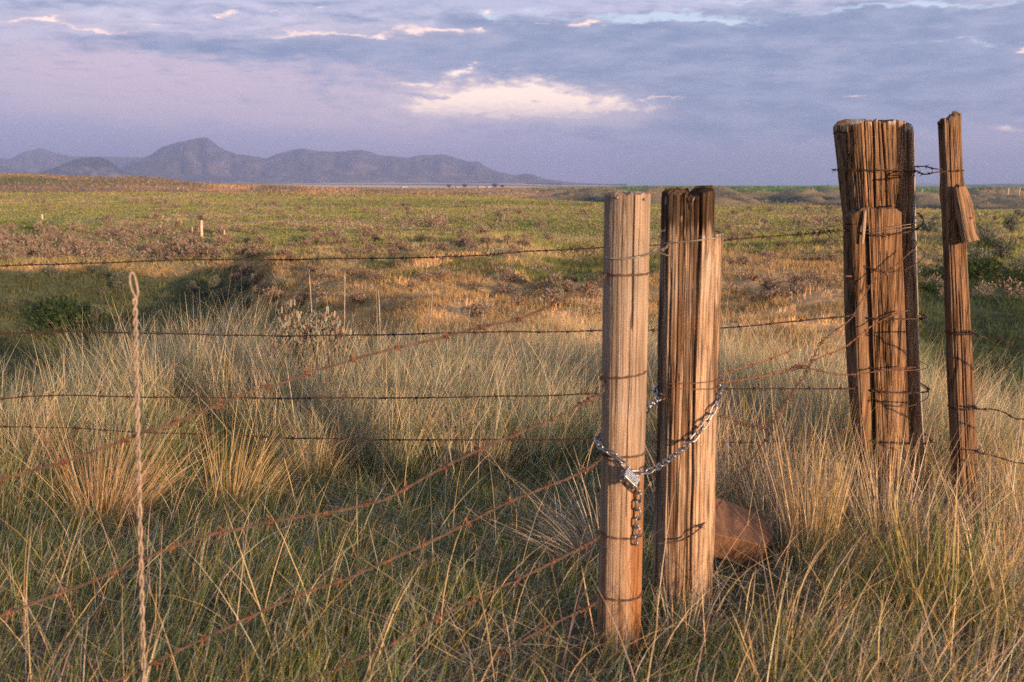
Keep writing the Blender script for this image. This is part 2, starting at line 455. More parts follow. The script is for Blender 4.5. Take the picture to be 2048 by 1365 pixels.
PLAIN = [(60, 459), (100, 424), (160, 405)]
COLS = [
    colm(-500, 6.6, (38, 700), [(46, 610), (52, 530), (58, 512)], [(76, 461), (100, 424), (160, 405)] + [(230, 392), (300, 398), (420, 352), (700, 350), (1500, 362), (11000, 371)]),
    colm(0, 6.8, (38, 705), [(44, 640), (49, 580), (52, 531)], [(62, 500), (76, 461)] + [(100, 428), (160, 402), (215, 388), (260, 392), (420, 349), (700, 352), (1500, 362), (4000, 369), (11000, 371.5)]),
    colm(250, 7.0, (36, 700), [(42, 640), (47, 580), (50, 528)], [(60, 500), (74, 462), (100, 428), (160, 402), (220, 387), (260, 391), (420, 356), (700, 359), (1500, 365), (4000, 369), (11000, 371.5)]),
    colm(480, 7.2, (31, 695), [(36, 640), (41, 590), (45.5, 519)], [(62, 472), (100, 426), (160, 402), (225, 388), (270, 392), (340, 384), (400, 370), (440, 373), (600, 375), (1500, 369), (4000, 368), (11000, 371.5)]),
    colm(560, 7.2, (25, 692), [(29, 640), (34, 600), (38, 566), (42, 516)], [(60, 468), (100, 425), (160, 402), (225, 389), (275, 393), (390, 374), (600, 377), (1500, 372), (4000, 368), (11000, 371.5)]),
    colm(680, 7.2, (19, 687), [(23, 640), (28, 605), (33.5, 568), (38.5, 514)], [(60, 466), (100, 425), (160, 402), (225, 390), (280, 394), (400, 378), (600, 382), (1500, 376), (4000, 367), (11000, 371.5)]),
    colm(860, 7.2, (17, 685), [(19, 650), (24, 610), (31, 566), (36, 513)], [(60, 462), (100, 424), (160, 402), (225, 391), (280, 396), (450, 383), (700, 384), (1500, 377), (4000, 367), (11000, 371.5)]),
    colm(1000, 7.3, (16, 690), [(18, 662), (22, 625), (30, 578), (36, 512)], [(60, 460), (100, 424), (160, 402), (220, 393), (280, 400), (500, 381), (700, 383), (1500, 377), (4000, 368), (11000, 371.5)]),
    colm(1130, 7.4, (16, 690), [(17, 668), (20, 640), (24, 612), (32, 556), (43, 522), (48, 500)], [(62, 460), (100, 424), (140, 408), (180, 402), (240, 415), (330, 388), (420, 392), (800, 379), (1800, 375), (4000, 371), (11000, 371.8)]),
    colm(1300, 7.4, (17, 695), [(21, 630), (28, 570), (38, 520), (46, 500)], [(62, 457), (100, 425), (140, 410), (170, 408), (240, 420), (330, 388), (420, 390), (800, 378), (1300, 374.5), (4000, 373), (11000, 372)]),
    colm(1500, 7.2, (17, 695), [(21, 630), (28, 560), (40, 500), (48, 482)], [(65, 452), (100, 428), (140, 413), (165, 413), (240, 424), (340, 390), (460, 389), (800, 378), (1300, 374.2), (4000, 373), (11000, 372)]),
    colm(1720, 6.6, (17, 695), [(22, 620), (30, 550), (40, 500), (48, 480)], [(65, 450), (100, 430), (140, 415), (165, 415), (240, 424), (340, 393), (460, 388), (800, 380), (1300, 375), (4000, 373), (11000, 372)]),
    colm(1880, 6.0, (25, 700), [(32, 600), (40, 540), (50, 480)], [(68, 450), (100, 432), (130, 420), (165, 421), (220, 428), (300, 400), (460, 392), (800, 381), (1300, 376), (4000, 373), (11000, 372)]),
    colm(2048, 5.6, (25, 710), [(32, 610), (40, 545), (50, 478)], [(68, 448), (100, 434), (130, 420), (165, 422), (220, 428), (300, 402), (460, 392), (800, 381), (1300, 376), (4000, 373), (11000, 372)]),
]
CA = [ang(u) for u, _ in COLS]; CP = [p for _, p in COLS]
side = [(.2, 0), (3, -.1), (6, -.8), (9, -2.2), (14, -3.6), (24, -5), (40, -5), (60, -3), (160, -2), (700, -2), (11000, 0)]
shading_rise = [(.2, 0), (3, -.1), (6, -.8), (9, -2.2), (18, -3.4), (28, -1.5), (38, .9), (52, 1.1), (90, -1), (700, -2), (11000, 0)]  # unseen rise at the right, added to shade the hollow
back = [(.2, 0), (4, -.06), (9, -.35), (20, -1.4), (60, -4.5), (300, -5), (11000, 0)]
lefts = [(.2, 0), (4, 0), (7, -.2), (12, -1.8), (25, -4.5), (36, -3), (44, -1.4), (160, -1), (420, 4), (11000, 3)]
ALLA = [-math.pi, -2.4, -1.3] + CA + [.80, 1.08, 1.45, 2.3, math.pi]
ALLP = [back, back, lefts] + CP + [side, shading_rise, side, back, back]
LR = np.linspace(math.log(.2), math.log(11000), 900)
TAB = np.array([np.interp(LR, [math.log(r) for r, _ in p], [z for _, z in p]) for p in ALLP])
k_ = np.exp(-np.linspace(-2, 2, 13) ** 2); k_ /= k_.sum()
TAB = np.array([np.convolve(np.pad(t, 6, mode='edge'), k_, 'valid') for t in TAB])
ALLA = np.array(ALLA)


def H(x, y, detail=True):
    x = np.asarray(x, float); y = np.asarray(y, float)
    r = np.hypot(x, y); a = np.arctan2(x, y)
    lr = np.log(np.clip(r, .2, 10999)); fi = (lr - LR[0]) / (LR[1] - LR[0])
    i0 = np.clip(fi.astype(int), 0, len(LR) - 2); ft = fi - i0
    j = np.clip(np.searchsorted(ALLA, a) - 1, 0, len(ALLA) - 2)
    t = (a - ALLA[j]) / (ALLA[j + 1] - ALLA[j]); t = np.clip(t, 0, 1); t = t * t * (3 - 2 * t)
    z0 = TAB[j, i0] * (1 - ft) + TAB[j, i0 + 1] * ft
    z1 = TAB[j + 1, i0] * (1 - ft) + TAB[j + 1, i0 + 1] * ft
    z = z0 * (1 - t) + z1 * t
    if detail:
        z = z + .03 * fbm(x * 1.1, y * 1.1, seed=3, oct=3) * sstep(r, .5, 3)
        bk = sstep(r, 12, 19) * (1 - sstep(r, 42, 55))
        z = z + bk * (.26 * fbm(x * .22, y * .22, seed=11, oct=5))
        pl = sstep(r, 45, 80) * (1 - sstep(r, 150, 220))
        z = z + pl * .16 * fbm(x * .06, y * .06, seed=21, oct=3)
        far = sstep(r, 190, 300) * (1 - sstep(r, 700, 1100))
        z = z + far * (1.0 + 2.4 * sstep(a, -.02, .06)) * (np.abs(fbm(x * .045, y * .026, seed=31, oct=5)) - .55)
        z = z + sstep(r, 900, 2500) * 1.6 * fbm(x * .0016, y * .0016, seed=41, oct=3)
    return z


def u_of(x, y):
    return 1024 + FPX * (x / np.maximum(y, .01)) * .99


def cover(x, y):
    """what grows or lies on the ground at a place, with some shade painted in, as a base colour"""
    r = np.hypot(x, y); u = np.where(y > .2, u_of(x, y), 1e4)
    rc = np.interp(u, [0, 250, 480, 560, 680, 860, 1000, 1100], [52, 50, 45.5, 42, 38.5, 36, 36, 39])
    n = fbm(x * .15, y * .15, seed=51, oct=4); n2 = fbm(x * .9, y * .9, seed=52, oct=3); nb = fbm(x * .02, y * .02, seed=53, oct=4)
    C = lambda *c: np.array(c)[None, :]
    def mx(a, b, w): return a * (1 - w[:, None]) + b * w[:, None]
    c = np.repeat(C(.085, .065, .045), len(x), 0)
    c = mx(c, C(.13, .115, .055), sstep(r, 7, 9))
    bank = mx(np.repeat(C(.31, .205, .095), len(x), 0), C(.12, .125, .045), sstep(n + .3 * n2, .05, .6))
    sandw = sstep(1 - np.abs(u - 1060) / 280, .0, .6) * (1 - sstep(r, 26, 32)) + sstep(1 - np.abs(u - 1550) / 160, .0, .6) * (1 - sstep(r, 25, 31))
    bank = mx(bank, C(.52, .30, .14), np.clip(sandw * sstep(n2 + n, -.35, .25), 0, 1))
    bank = mx(bank, C(.50, .30, .145), .85 * sstep(n2 + .6 * n, .62, .9))
    bank = mx(bank, C(.058, .074, .034), (1 - sstep(u, 430, 600)) * (1 - sstep(r, rc - .9, rc)) * .92)  # dark green growth, darkened further to paint the shade of the left slope
    bank = mx(bank, C(.075, .105, .03), sstep(u, 1010, 1100) * (1 - sstep(u, 1290, 1400)) * sstep(r, 27, 31) * .8)
    bank = mx(bank, C(.05, .065, .030), sstep(u, 1780, 1850) * (1 - sstep(r, 46, 52)))  # dark green hollow, its shade put into the ground colour
    c = mx(c, bank, sstep(r, 10, 13))
    plain = mx(np.repeat(C(.19, .185, .065), len(x), 0), C(.27, .215, .105), sstep(n + .5 * nb + .25 * n2, -.1, .6))
    plain = mx(plain, C(.125, .15, .042), sstep(nb, .15, .6) * .7)
    plain = mx(plain, C(.30, .22, .11), (1 - sstep(r, rc + 2, rc + 9)) * sstep(n, -.5, .2) * .7)
    c = mx(c, plain, sstep(r, rc, rc + 1.8))
    fld = (1 - sstep(u + 2.2 * (r - 62), 165, 190)) * sstep(r, 58, 61) * (1 - sstep(r, 84, 87))
    c = mx(c, C(.10, .125, .030), fld)
    brown = mx(np.repeat(C(.185, .135, .085), len(x), 0), C(.25, .165, .10), sstep(fbm(x * .03, y * .02, seed=54, oct=5), -.1, .7))
    brown = mx(brown, C(.12, .115, .05), sstep(fbm(x * .012, y * .01, seed=57, oct=3), .2, .7))
    c = mx(c, brown, sstep(r, 222, 262))
    gul = mx(np.repeat(C(.21, .155, .085), len(x), 0), C(.045, .056, .034), sstep(.55 - np.abs(fbm(x * .045, y * .026, seed=31, oct=5)) + .35 * fbm(x * .08, y * .05, seed=55, oct=3), .05, .40))  # dark green follows the gully floors, their shade put into the colour
    bare = (np.exp(-((u - 475) / 55) ** 2) + np.exp(-((u - 650) / 60) ** 2) + .8 * np.exp(-((u - 1020) / 60) ** 2) + .6 * np.exp(-((u - 870) / 40) ** 2)) * sstep(r, 290, 330) * (1 - sstep(r, 470, 520))
    c = mx(c, C(.40, .235, .13), np.clip(bare * sstep(fbm(x * .04, y * .03, seed=60, oct=4), -.5, .2), 0, 1))
    c = mx(c, gul, sstep(r, 172, 215) * sstep(u, 1080, 1180))
    grn = mx(np.repeat(C(.085, .155, .035), len(x), 0), C(.22, .17, .085), sstep(fbm(x * .004, y * .009, seed=56, oct=3), .25, .55))
    c = mx(c, grn, sstep(r, 430, 470) * sstep(u, 1150, 1260))
    ol = mx(np.repeat(C(.15, .145, .06), len(x), 0), C(.24, .16, .085), sstep(fbm(x * .006, y * .012, seed=58, oct=4), -.1, .5))
    c = mx(c, ol, sstep(r, 480, 560) * (1 - sstep(u, 1150, 1260)))
    band = sstep(np.sin(r * .0045 + .8 * np.sin(x * .0012)) + .4 * fbm(x * .001, y * .004, seed=59, oct=3), -.25, .05)
    pf = mx(np.repeat(C(.16, .17, .09), len(x), 0), C(.60, .42, .32), band)
    c = mx(c, pf, sstep(r, 1350, 1500) * (1 - sstep(r, 4200, 5200)) * (1 - sstep(u, 1180, 1300)) * sstep(u, 420, 620))
    return c * (1 + .18 * n2 * (1 - sstep(r, 60, 160)))[:, None]


def build_ground():
    aa = np.concatenate([np.radians(np.arange(-180, -36, 3)), np.radians(np.arange(-36, 36, .2)), np.radians(np.arange(36, 180, 3))])
    rr = [.25]
    while rr[-1] < 11000:
        q = rr[-1]; rr.append(q * (1.011 if 22 < q < 60 else 1.02 if 150 < q < 800 else 1.035))
    rr = np.minimum(np.array(rr), 11000)
    A, R = np.meshgrid(aa, rr)
    x = (R * np.sin(A)).ravel(); y = (R * np.cos(A)).ravel()
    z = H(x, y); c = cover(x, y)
    na, nr = len(aa), len(rr)
    i = np.arange(nr - 1)[:, None] * na; j = np.arange(na)[None]; j2 = (j + 1) % na
    Q = np.stack([i + j, i + j2, i + na + j2, i + na + j], -1).reshape(-1, 4)[:, ::-1]
    V = np.column_stack([x, y, z]); V = np.vstack([V, [0, 0, 0]]); c = np.vstack([c, c[0]])
    T = np.array([(len(V) - 1, (k + 1) % na, k) for k in range(na)])[:, ::-1]
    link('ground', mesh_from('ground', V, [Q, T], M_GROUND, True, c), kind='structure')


build_ground()

# ------------------------------------------------------------------ mountains on the horizon
def mountain(name, prof, dist, depth, base_v, col1, col2, seed, rough=.12):
    us = np.array([p[0] for p in prof], float); vs = np.array([p[1] for p in prof], float)
    U = np.linspace(us[0], us[-1], 340); D = np.linspace(-1, 1, 60)
    Vt = np.interp(U, us, vs)
    UU, DD = np.meshgrid(U, D)
    hp = np.interp(U, U, np.maximum(base_v + 3 - Vt, 0)) * dist / FPX
    HH = np.tile(hp, (len(D), 1))
    d = dist + DD * depth
    x = (UU - 1024) / FPX / .99 * d; y = d
    ridge = fbm(UU * .035 * dist / 5000, DD * 2.2, seed=seed, oct=5, gain=.55)
    shape = np.clip(1 - np.abs(DD + .10 * fbm(UU * .02, DD * 0, seed=seed + 5, oct=3)) ** 1.15, 0, 1)
    spur = 1 + rough * 3.0 * ridge * (1 - shape) * 1.4 * sstep(shape, 0, .25)
    z = HH * shape * spur
    base = CAMZ + (HOR - base_v - 3) / FPX * dist
    z = base + z + .012 * HH * fbm(UU * .15, DD * 9, seed=seed + 9, oct=3) - 6 * (shape < .02)
    w = sstep(fbm(UU * .045 * dist / 5400, z * .022, DD * 2, seed=seed + 3, oct=5) - .9 * (shape - .35), -.3, .5)
    c = np.array(col1)[None, None] * (1 - w[..., None]) + np.array(col2)[None, None] * w[..., None]
    n, m = UU.shape
    i = np.arange(n - 1)[:, None] * m; j = np.arange(m - 1)[None]
    Q = np.stack([i + j, i + j + 1, i + m + j + 1, i + m + j], -1).reshape(-1, 4)
    link(name, mesh_from(name, np.column_stack([x.ravel(), y.ravel(), z.ravel()]), Q, M_MOUNT, True, c.reshape(-1, 3)), kind='structure')


mountain('mountain_range', [(180, 368), (240, 345), (300, 322), (318, 313), (345, 296), (370, 288), (390, 285), (405, 281), (425, 279), (432, 280), (445, 289), (465, 303), (490, 311), (520, 315), (545, 319), (570, 308), (600, 301), (617, 299),
                            (640, 304), (680, 306), (705, 304), (735, 302), (765, 311), (800, 315), (820, 317), (850, 311), (885, 309), (900, 311), (915, 317), (940, 324), (958, 324), (975, 335), (1000, 345), (1030, 352), (1050, 348),
                            (1065, 350), (1085, 358), (1110, 362), (1150, 366), (1250, 370)], 5400, 900, 366, (.036, .042, .050), (.095, .08, .08), 101)
mountain('distant_mountains', [(-500, 330), (-250, 305), (-120, 322), (0, 316), (45, 319), (75, 306), (92, 302), (105, 297), (120, 303), (140, 309), (180, 315), (240, 316), (300, 317), (330, 314), (360, 320), (420, 340), (480, 362)],
         6400, 800, 364, (.07, .072, .07), (.12, .11, .10), 131)
mountain('butte', [(40, 362), (80, 352), (125, 338), (150, 330), (170, 322), (190, 317), (205, 315), (225, 317), (240, 323), (252, 334), (262, 343), (290, 350), (330, 362)], 3900, 420, 362, (.022, .027, .03), (.13, .11, .095), 151)
mountain('foothills', [(-400, 352), (-200, 335), (-60, 330), (0, 331), (25, 332), (50, 340), (100, 347), (170, 345), (260, 347), (330, 345), (420, 350), (480, 355), (620, 351), (760, 352), (870, 350), (960, 356), (1060, 361), (1150, 367)],
         4600, 420, 364, (.055, .058, .06), (.12, .105, .10), 171)
mountain('far_hills', [(1750, 376), (1900, 371), (1935, 369), (2000, 368), (2080, 369), (2300, 366), (2500, 372)], 3000, 300, 375, (.07, .08, .05), (.14, .13, .09), 191)
mountain('far_hills', [(1200, 375), (1260, 372), (1360, 371), (1500, 372.5), (1800, 369), (1850, 366), (1890, 369), (2000, 371), (2200, 374)], 8500, 500, 374, (.07, .08, .06), (.14, .13, .09), 211)

# ------------------------------------------------------------------ posts
def post_geo(zs, centre, half, n_exp, grooves=(), grain=.0016, seed=1, nth=170, tilt_top=.006, mod=None, rough=.004, colf=None):
    """a weathered post: a superellipse section swept along Z; theta 0 faces the camera (-Y)"""
    zs = np.asarray(zs); nz = len(zs)
    th = np.linspace(-math.pi, math.pi, nth, endpoint=False)
    TH, Z = np.meshgrid(th, zs)
    a = np.array([half(z)[0] for z in zs])[:, None]; b = np.array([half(z)[1] for z in zs])[:, None]
    st, ct = np.sin(TH), np.cos(TH)
    r = 1 / ((np.abs(st) / a) ** n_exp + (np.abs(ct) / b) ** n_exp) ** (1 / n_exp)
    r = r + rough * fbm(st * 2.2 + seed, ct * 2.2, Z * 1.6, seed=seed, oct=3)
    r = r + grain * fbm(st * 26 + seed, ct * 26, Z * 2.2, seed=seed + 3, oct=3, gain=.6)
    dk = np.zeros_like(r)
    for (t0, w, dep, z0, z1, wob) in grooves:
        tc = t0 + wob * fbm(Z * 3.1, Z * 0 + t0 * 7, seed=seed + 9, oct=3)
        env = sstep(Z, z0 - .02, z0 + .03) * (1 - sstep(Z, z1 - .03, z1 + .02))
        g = np.exp(-((TH - tc) / w) ** 2) * env
        r = r - dep * g
        dk = np.maximum(dk, g)
    C = np.array([centre(z) for z in zs])
    x = r * st; y = -r * ct
    top = Z[-1, 0]
    zz = Z + (Z > top - .02) * tilt_top * fbm(st * 4 + seed, ct * 4, seed=seed + 6, oct=3)
    if mod is not None: x, y, zz = mod(x, y, zz, TH, Z)
    V = np.stack([x + C[:, 0:1], y + C[:, 1:2], zz], -1).reshape(-1, 3)
    i = np.arange(nz - 1)[:, None] * nth; j = np.arange(nth)[None]; j2 = (j + 1) % nth
    Q = np.stack([i + j, i + j2, i + nth + j2, i + nth + j], -1).reshape(-1, 4)
    # end cap: shrinking rings with a rough, checked surface
    last = V[-nth:]; cen = last.mean(0); vv = [V]; base = (nz - 1) * nth; n = len(V)
    QQ = [Q]
    for k, f in enumerate((.93, .75, .5, .25)):
        ring = cen + (last - cen) * f
        ring[:, 2] = last[:, 2] + (.002 if k == 0 else .004) + .005 * fbm(ring[:, 0] * 60, ring[:, 1] * 60, seed=seed + 8, oct=2)
        vv.append(ring); jj = np.arange(nth); j2_ = (jj + 1) % nth
        QQ.append(np.stack([base + jj, base + j2_, n + j2_, n + jj], -1)); base = n; n += nth
    vv.append(cen[None] + [[0, 0, .003]])
    T = np.array([(base + k, base + (k + 1) % nth, n) for k in range(nth)])
    VV = np.vstack(vv)
    col = np.ones((len(VV), 3))
    if colf is not None:
        full = np.concatenate([np.stack([TH, Z], -1).reshape(-1, 2)] + [np.stack([th, np.full(nth, top + .01)], -1)] * 4 + [np.array([[0, top + .01]])])
        col = colf(full[:, 0], full[:, 1], VV)
    return VV, QQ, T, col


def zrows(z0, z1, n, *near):
    zs = np.linspace(z0, z1, n)
    for q in near: zs = np.concatenate([zs, [q - .004, q - .001, q + .001, q + .004]])
    return np.unique(zs)


def put_post(name, mat, org, geo, **kw):
    V, Q, T, c = geo
    me = mesh_from(name, V, Q + [T], mat, True, c)
    return link(name, me, loc=org, **kw)


def local_line(u0, v0, y0, u1, v1, y1, org):
    """centre line of a post through two pixels at given depths, in the post's own frame"""
    p, q = np.array(at(u0, v0, y0)), np.array(at(u1, v1, y1))
    o = np.array(org)
    return lambda z: (p + (q - p) * ((z + o[2] - p[2]) / (q[2] - p[2])) - o)[:2]


def zat(v, y): return at(1024, v, y).z


def nail(parent, name, p, d, length=.02, r=.0018, head=.004, mat=None):
    g = Geo(); p = np.array(p, float); d = np.array(d, float); d /= np.linalg.norm(d)
    g.tube([p - d * .03, p + d * length], r, 6)
    g.tube([p + d * length, p + d * (length + .0012)], head, 8)
    return link(name, g.mesh(name, mat or M_RUST), parent)


# gate post ---------------------------------------------------------
D1 = 2.70
c1 = at(1247, 1000, D1); O1 = Vector((c1.x, c1.y, 0))
ZT1 = zat(389, D1)
CL1 = local_line(1255, 389, D1, 1241, 1100, D1, O1)


def col1(th, z, V):
    n = fbm(th * 3, z * 2.2, seed=401, oct=4); n2 = fbm(th * 9, z * 1.2, seed=402, oct=3)
    st = sstep(th + .35 * n2, .05, .45) * (1 - sstep(th, 1.2, 1.7)) * (1 - sstep(z + .12 * n, .46, .62))
    c = np.repeat(np.array([[1.0, 1.0, 1.0]]), len(th), 0)
    c = c * (1 + .12 * n)[:, None]
    red = np.array([[.80, .56, .38]]); c = c * (1 - st[:, None]) + c * red * st[:, None]
    low = (1 - sstep(z, .35, .8)) * .6
    c = c * (1 - low[:, None]) + c * np.array([[1.06, .92, .78]]) * low[:, None]
    dkb = sstep(n2 + n, .95, 1.3)[:, None] * .5
    return c * (1 - dkb)


P1 = put_post('gate_post', M_WOOD1, O1, post_geo(zrows(-.2, ZT1, 190), CL1, lambda z: (.0605 + .001 * z, .0605), 2.1,
              [(.17, .020, .034, .98, 1.5, .07), (.10, .012, .016, .45, 1.0, .06), (-.3, .008, .007, .9, 1.4, .05), (.42, .008, .006, .6, 1.4, .05), (-.5, .008, .003, .1, 1.1, .05), (.55, .01, .006, -.2, .62, .05), (-.15, .008, .004, -.2, .5, .04), (.85, .03, .012, -.2, .40, .03)],
              grain=.0009, seed=11, colf=col1, rough=.0026, tilt_top=.0012, nth=460),
              label='pale round wooden gate post with the chain and padlock on it, nearest to the camera', cat='post')
for du, v in ((1235, 396), (1290, 399)):
    q = at(du, v, D1 - .055) - O1
    nail(P1, 'nail', q, (0, -1, .1), .0015, .0015, .0038, M_GREYW)

# split cedar post beside it -----------------------------------------
D2 = 2.98
c2 = at(1378, 1000, D2); O2 = Vector((c2.x, c2.y, 0))
ZT2 = zat(387, D2); ZS2 = zat(469, D2)
CL2 = local_line(1384, 387, D2, 1368, 1150, D2, O2)


def mod2(x, y, z, TH, Z):
    cut = .058 + .004 * fbm(Z * 9, Z * 0, seed=71, oct=2)
    x = np.where(Z > ZS2, np.minimum(x, cut), x)
    y = np.where((Z > ZS2) & (x > .02), y + .010, y)
    z = z + (Z > ZT2 - .015) * .012 * fbm(np.sin(TH) * 5, np.cos(TH) * 5, seed=72, oct=3)
    z = z + ((Z < ZS2) & (Z > ZS2 - .006) & (x > .055)) * .01 * fbm(np.sin(TH) * 14, np.cos(TH) * 14, seed=73, oct=2)
    return x, y, z


def col2(th, z, V):
    n = fbm(th * 7, z * 2.5, seed=411, oct=4); n2 = fbm(th * 5, z * 16, seed=412, oct=3); n3 = fbm(th * 14, z * 1.6, seed=413, oct=3)
    c = np.repeat(np.array([[1.0, 1.0, 1.0]]), len(th), 0)
    top = sstep(z + .03 * n3, ZS2 - .01, ZS2 + .02) * (1 - .3 * sstep(n, .3, .7))
    c = c * (1 - top[:, None]) + c * np.array([[.26, .235, .215]]) * top[:, None]
    pale = sstep(th + .14 * n, .12, .25) * (1 - sstep(th + .2 * n3, .75, .95)) * (1 - top)
    c = c * (1 + .28 * pale[:, None])
    blk = sstep(n + .5 * n3 - .5 * pale + .15, .1, .55) * .68
    c = c * (1 - blk[:, None] * np.array([[.85, .95, 1.0]]))
    lich = sstep(n2 + .4 * n, .85, 1.15) * top
    return c * (1 - lich[:, None]) + np.array([[1.5, 1.6, 1.65]]) * lich[:, None]


P2 = put_post('split_post', M_WOOD2, O2, post_geo(zrows(-.2, ZT2, 220, ZS2), CL2, lambda z: (.0875, .075), 2.9,
              [(.13, .030, .055, .12, 1.25, .06), (.12, .016, .03, 1.0, 1.6, .03), (-.42, .010, .007, .2, 1.5, .06), (-.8, .012, .006, -.2, 1.1, .06), (-.1, .010, .007, .55, 1.5, .05), (.55, .010, .005, -.1, .9, .05),
               (.78, .022, .010, .6, 1.16, .03), (-.62, .010, .008, .9, 1.5, .04), (.35, .010, .004, -.2, .8, .05)],
              grain=.0026, seed=21, mod=mod2, colf=col2, rough=.006, nth=400),
              label='blackened split post with a long crack and stepped right shoulder, behind the pale gate post', cat='post')
nail(P2, 'nail', at(1402, 388, D2 - .02) - O2, (0, -.2, 1), .012, .003, .005)
nail(P2, 'staple', at(1386, 402, D2 - .088) - O2, (0.2, -.5, .9), .012, .0016, .0016, M_GREYW)

# thick corner post ---------------------------------------------------
D3 = 4.15
c3 = at(1768, 900, D3); O3 = Vector((c3.x, c3.y, 0))
ZT3 = zat(243, D3 - .1); ZN3 = zat(421, D3 - .12)
CL3 = local_line(1745, 243, D3, 1778, 900, D3, O3)


def half3(z):
    t = sstep(z, ZN3 - .1, ZT3)
    return (.138 + .013 * t, .125 + .01 * t)


def mod3(x, y, z, TH, Z):
    z = z + (Z > ZT3 - .03) * (.010 * fbm(np.sin(TH) * 3, np.cos(TH) * 3, seed=75, oct=3) - .020 * sstep(np.abs(x), .10, .15))
    return x, y, z


def col3(th, z, V):
    n = fbm(th * 6, z * 2.2, seed=421, oct=4); n2 = fbm(V[:, 0] * 40, V[:, 1] * 40 + z * 30, seed=422, oct=3); n3 = fbm(th * 10, z * 1.0, seed=423, oct=3)
    c = np.ones((len(th), 3)) * (1 + .22 * n)[:, None]
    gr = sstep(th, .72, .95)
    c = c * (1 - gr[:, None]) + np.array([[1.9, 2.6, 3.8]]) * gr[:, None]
    knot = np.exp(-(((th + .55) / .16) ** 2 + ((z - (ZN3 + .06)) / .06) ** 2))
    c = c * (1 + knot[:, None] * np.array([[.9, .6, .4]]) * .7)
    dkk = sstep(n3 + .4 * n, .35, .75)[:, None] * .5
    c = c * (1 - dkk)
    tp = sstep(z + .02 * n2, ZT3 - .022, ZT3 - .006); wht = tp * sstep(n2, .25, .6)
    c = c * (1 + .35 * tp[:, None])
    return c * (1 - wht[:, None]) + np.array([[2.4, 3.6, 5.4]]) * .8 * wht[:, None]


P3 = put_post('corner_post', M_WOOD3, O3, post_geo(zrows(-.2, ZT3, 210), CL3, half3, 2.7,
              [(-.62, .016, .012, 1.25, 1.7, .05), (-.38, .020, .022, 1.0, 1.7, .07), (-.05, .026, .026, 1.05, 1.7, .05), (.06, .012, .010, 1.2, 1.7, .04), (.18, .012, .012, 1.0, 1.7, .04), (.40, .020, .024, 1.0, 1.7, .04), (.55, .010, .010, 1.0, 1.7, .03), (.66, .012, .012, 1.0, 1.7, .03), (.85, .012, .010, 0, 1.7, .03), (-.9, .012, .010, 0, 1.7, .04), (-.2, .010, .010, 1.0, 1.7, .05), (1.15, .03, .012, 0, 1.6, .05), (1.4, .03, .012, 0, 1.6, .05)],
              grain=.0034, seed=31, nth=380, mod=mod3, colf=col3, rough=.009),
              label='thickest post, a tall weathered corner post with deep cracks and a slab on its front', cat='post')
# slab of wood standing proud on its front
CS = local_line(1746, 424, D3 - .115, 1765, 900, D3 - .105, O3)


def mods(x, y, z, TH, Z):
    z = z + (Z > ZN3 - .05) * (.012 * fbm(x * 30, x * 0, seed=76, oct=3) - .014 * sstep(-x, .07, .085))
    return x, y, z


def cols(th, z, V):
    n = fbm(th * 6, z * 2.2, seed=431, oct=4); n3 = fbm(V[:, 0] * 45, z * 1.4, seed=433, oct=3)
    c = np.ones((len(th), 3)) * (1.05 + .2 * n)[:, None]
    dkk = sstep(n3 + .5 * n, .3, .8)[:, None] * .55
    stn = np.exp(-((th + .85) / .3) ** 2 - ((z - (ZN3 - .05)) / .08) ** 2)[:, None]
    return c * (1 - dkk) * (1 - .65 * stn)


slab = post_geo(zrows(-.2, ZN3, 200), CS, lambda z: (.106 - .004 * z, .050), 5.0,
                [(-.88, .12, .055, .25, ZN3 - .06, .05), (.62, .035, .030, .55, 1.08, .04), (-.25, .02, .006, .0, 1.3, .05), (.25, .02, .006, .0, 1.3, .05), (.95, .02, .006, .0, 1.3, .03), (-.55, .02, .008, .6, 1.3, .05), (.1, .018, .007, .4, 1.1, .05), (.42, .015, .005, .0, 1.3, .05), (-.02, .012, .006, .7, 1.3, .05)],
                grain=.0028, seed=41, nth=380, mod=mods, colf=cols, rough=.005)
me = mesh_from('front_slab', slab[0], slab[1] + [slab[2]], M_WOOD3, True, slab[3]); link('front_slab', me, P3)
sp = at(1728, 455, D3 - .178) - O3
spl = post_geo(np.linspace(-.065, .06, 40), lambda z: (sp.x + .03 * z, sp.y), lambda z: (.007 - .04 * abs(z), .005), 2.5, grain=.001, seed=45, nth=24, rough=.001)
spv = spl[0].copy(); spv[:, 2] += sp.z
link('splinter', mesh_from('splinter', spv, spl[1] + [spl[2]], M_WOOD1, True, spl[3]), P3)
nail(P3, 'spike', at(1705, 553, D3 - .14) - O3, (-1, -.5, .05), .035, .003, .0045)
for u, v in ((1772, 548), (1784, 412)):
    nail(P3, 'nail', at(u, v, D3 - .165) - O3, (.2, -1, .1), .008, .004, .006)

# thin split rail post ---------------------------------------------------
D4 = 3.88
c4 = at(1930, 1000, D4); O4 = Vector((c4.x, c4.y, 0))
ZT4 = zat(236, D4)
CL4 = local_line(1899, 236, D4 + .02, 1930, 1000, D4, O4)


def half4(z):
    k = .037 + .009 * (1 - sstep(z, .2, 1.5)) + .004 * math.exp(-((z - zat(388, D4)) / .04) ** 2)
    return (k, k * .95)


def mod4(x, y, z, TH, Z):
    z = z + (Z > ZT4 - .02) * (.012 * (x / .035) + .006 * fbm(x * 80, y * 80, seed=77, oct=2))
    return x, y, z


def col4(th, z, V):
    n = fbm(th * 5, z * 2.0, seed=441, oct=4); n2 = fbm(th * 12, z * .8, seed=442, oct=3)
    c = np.ones((len(th), 3)) * (1.05 + .25 * n)[:, None]
    return c * (1 - sstep(n2, .35, .8)[:, None] * .5)


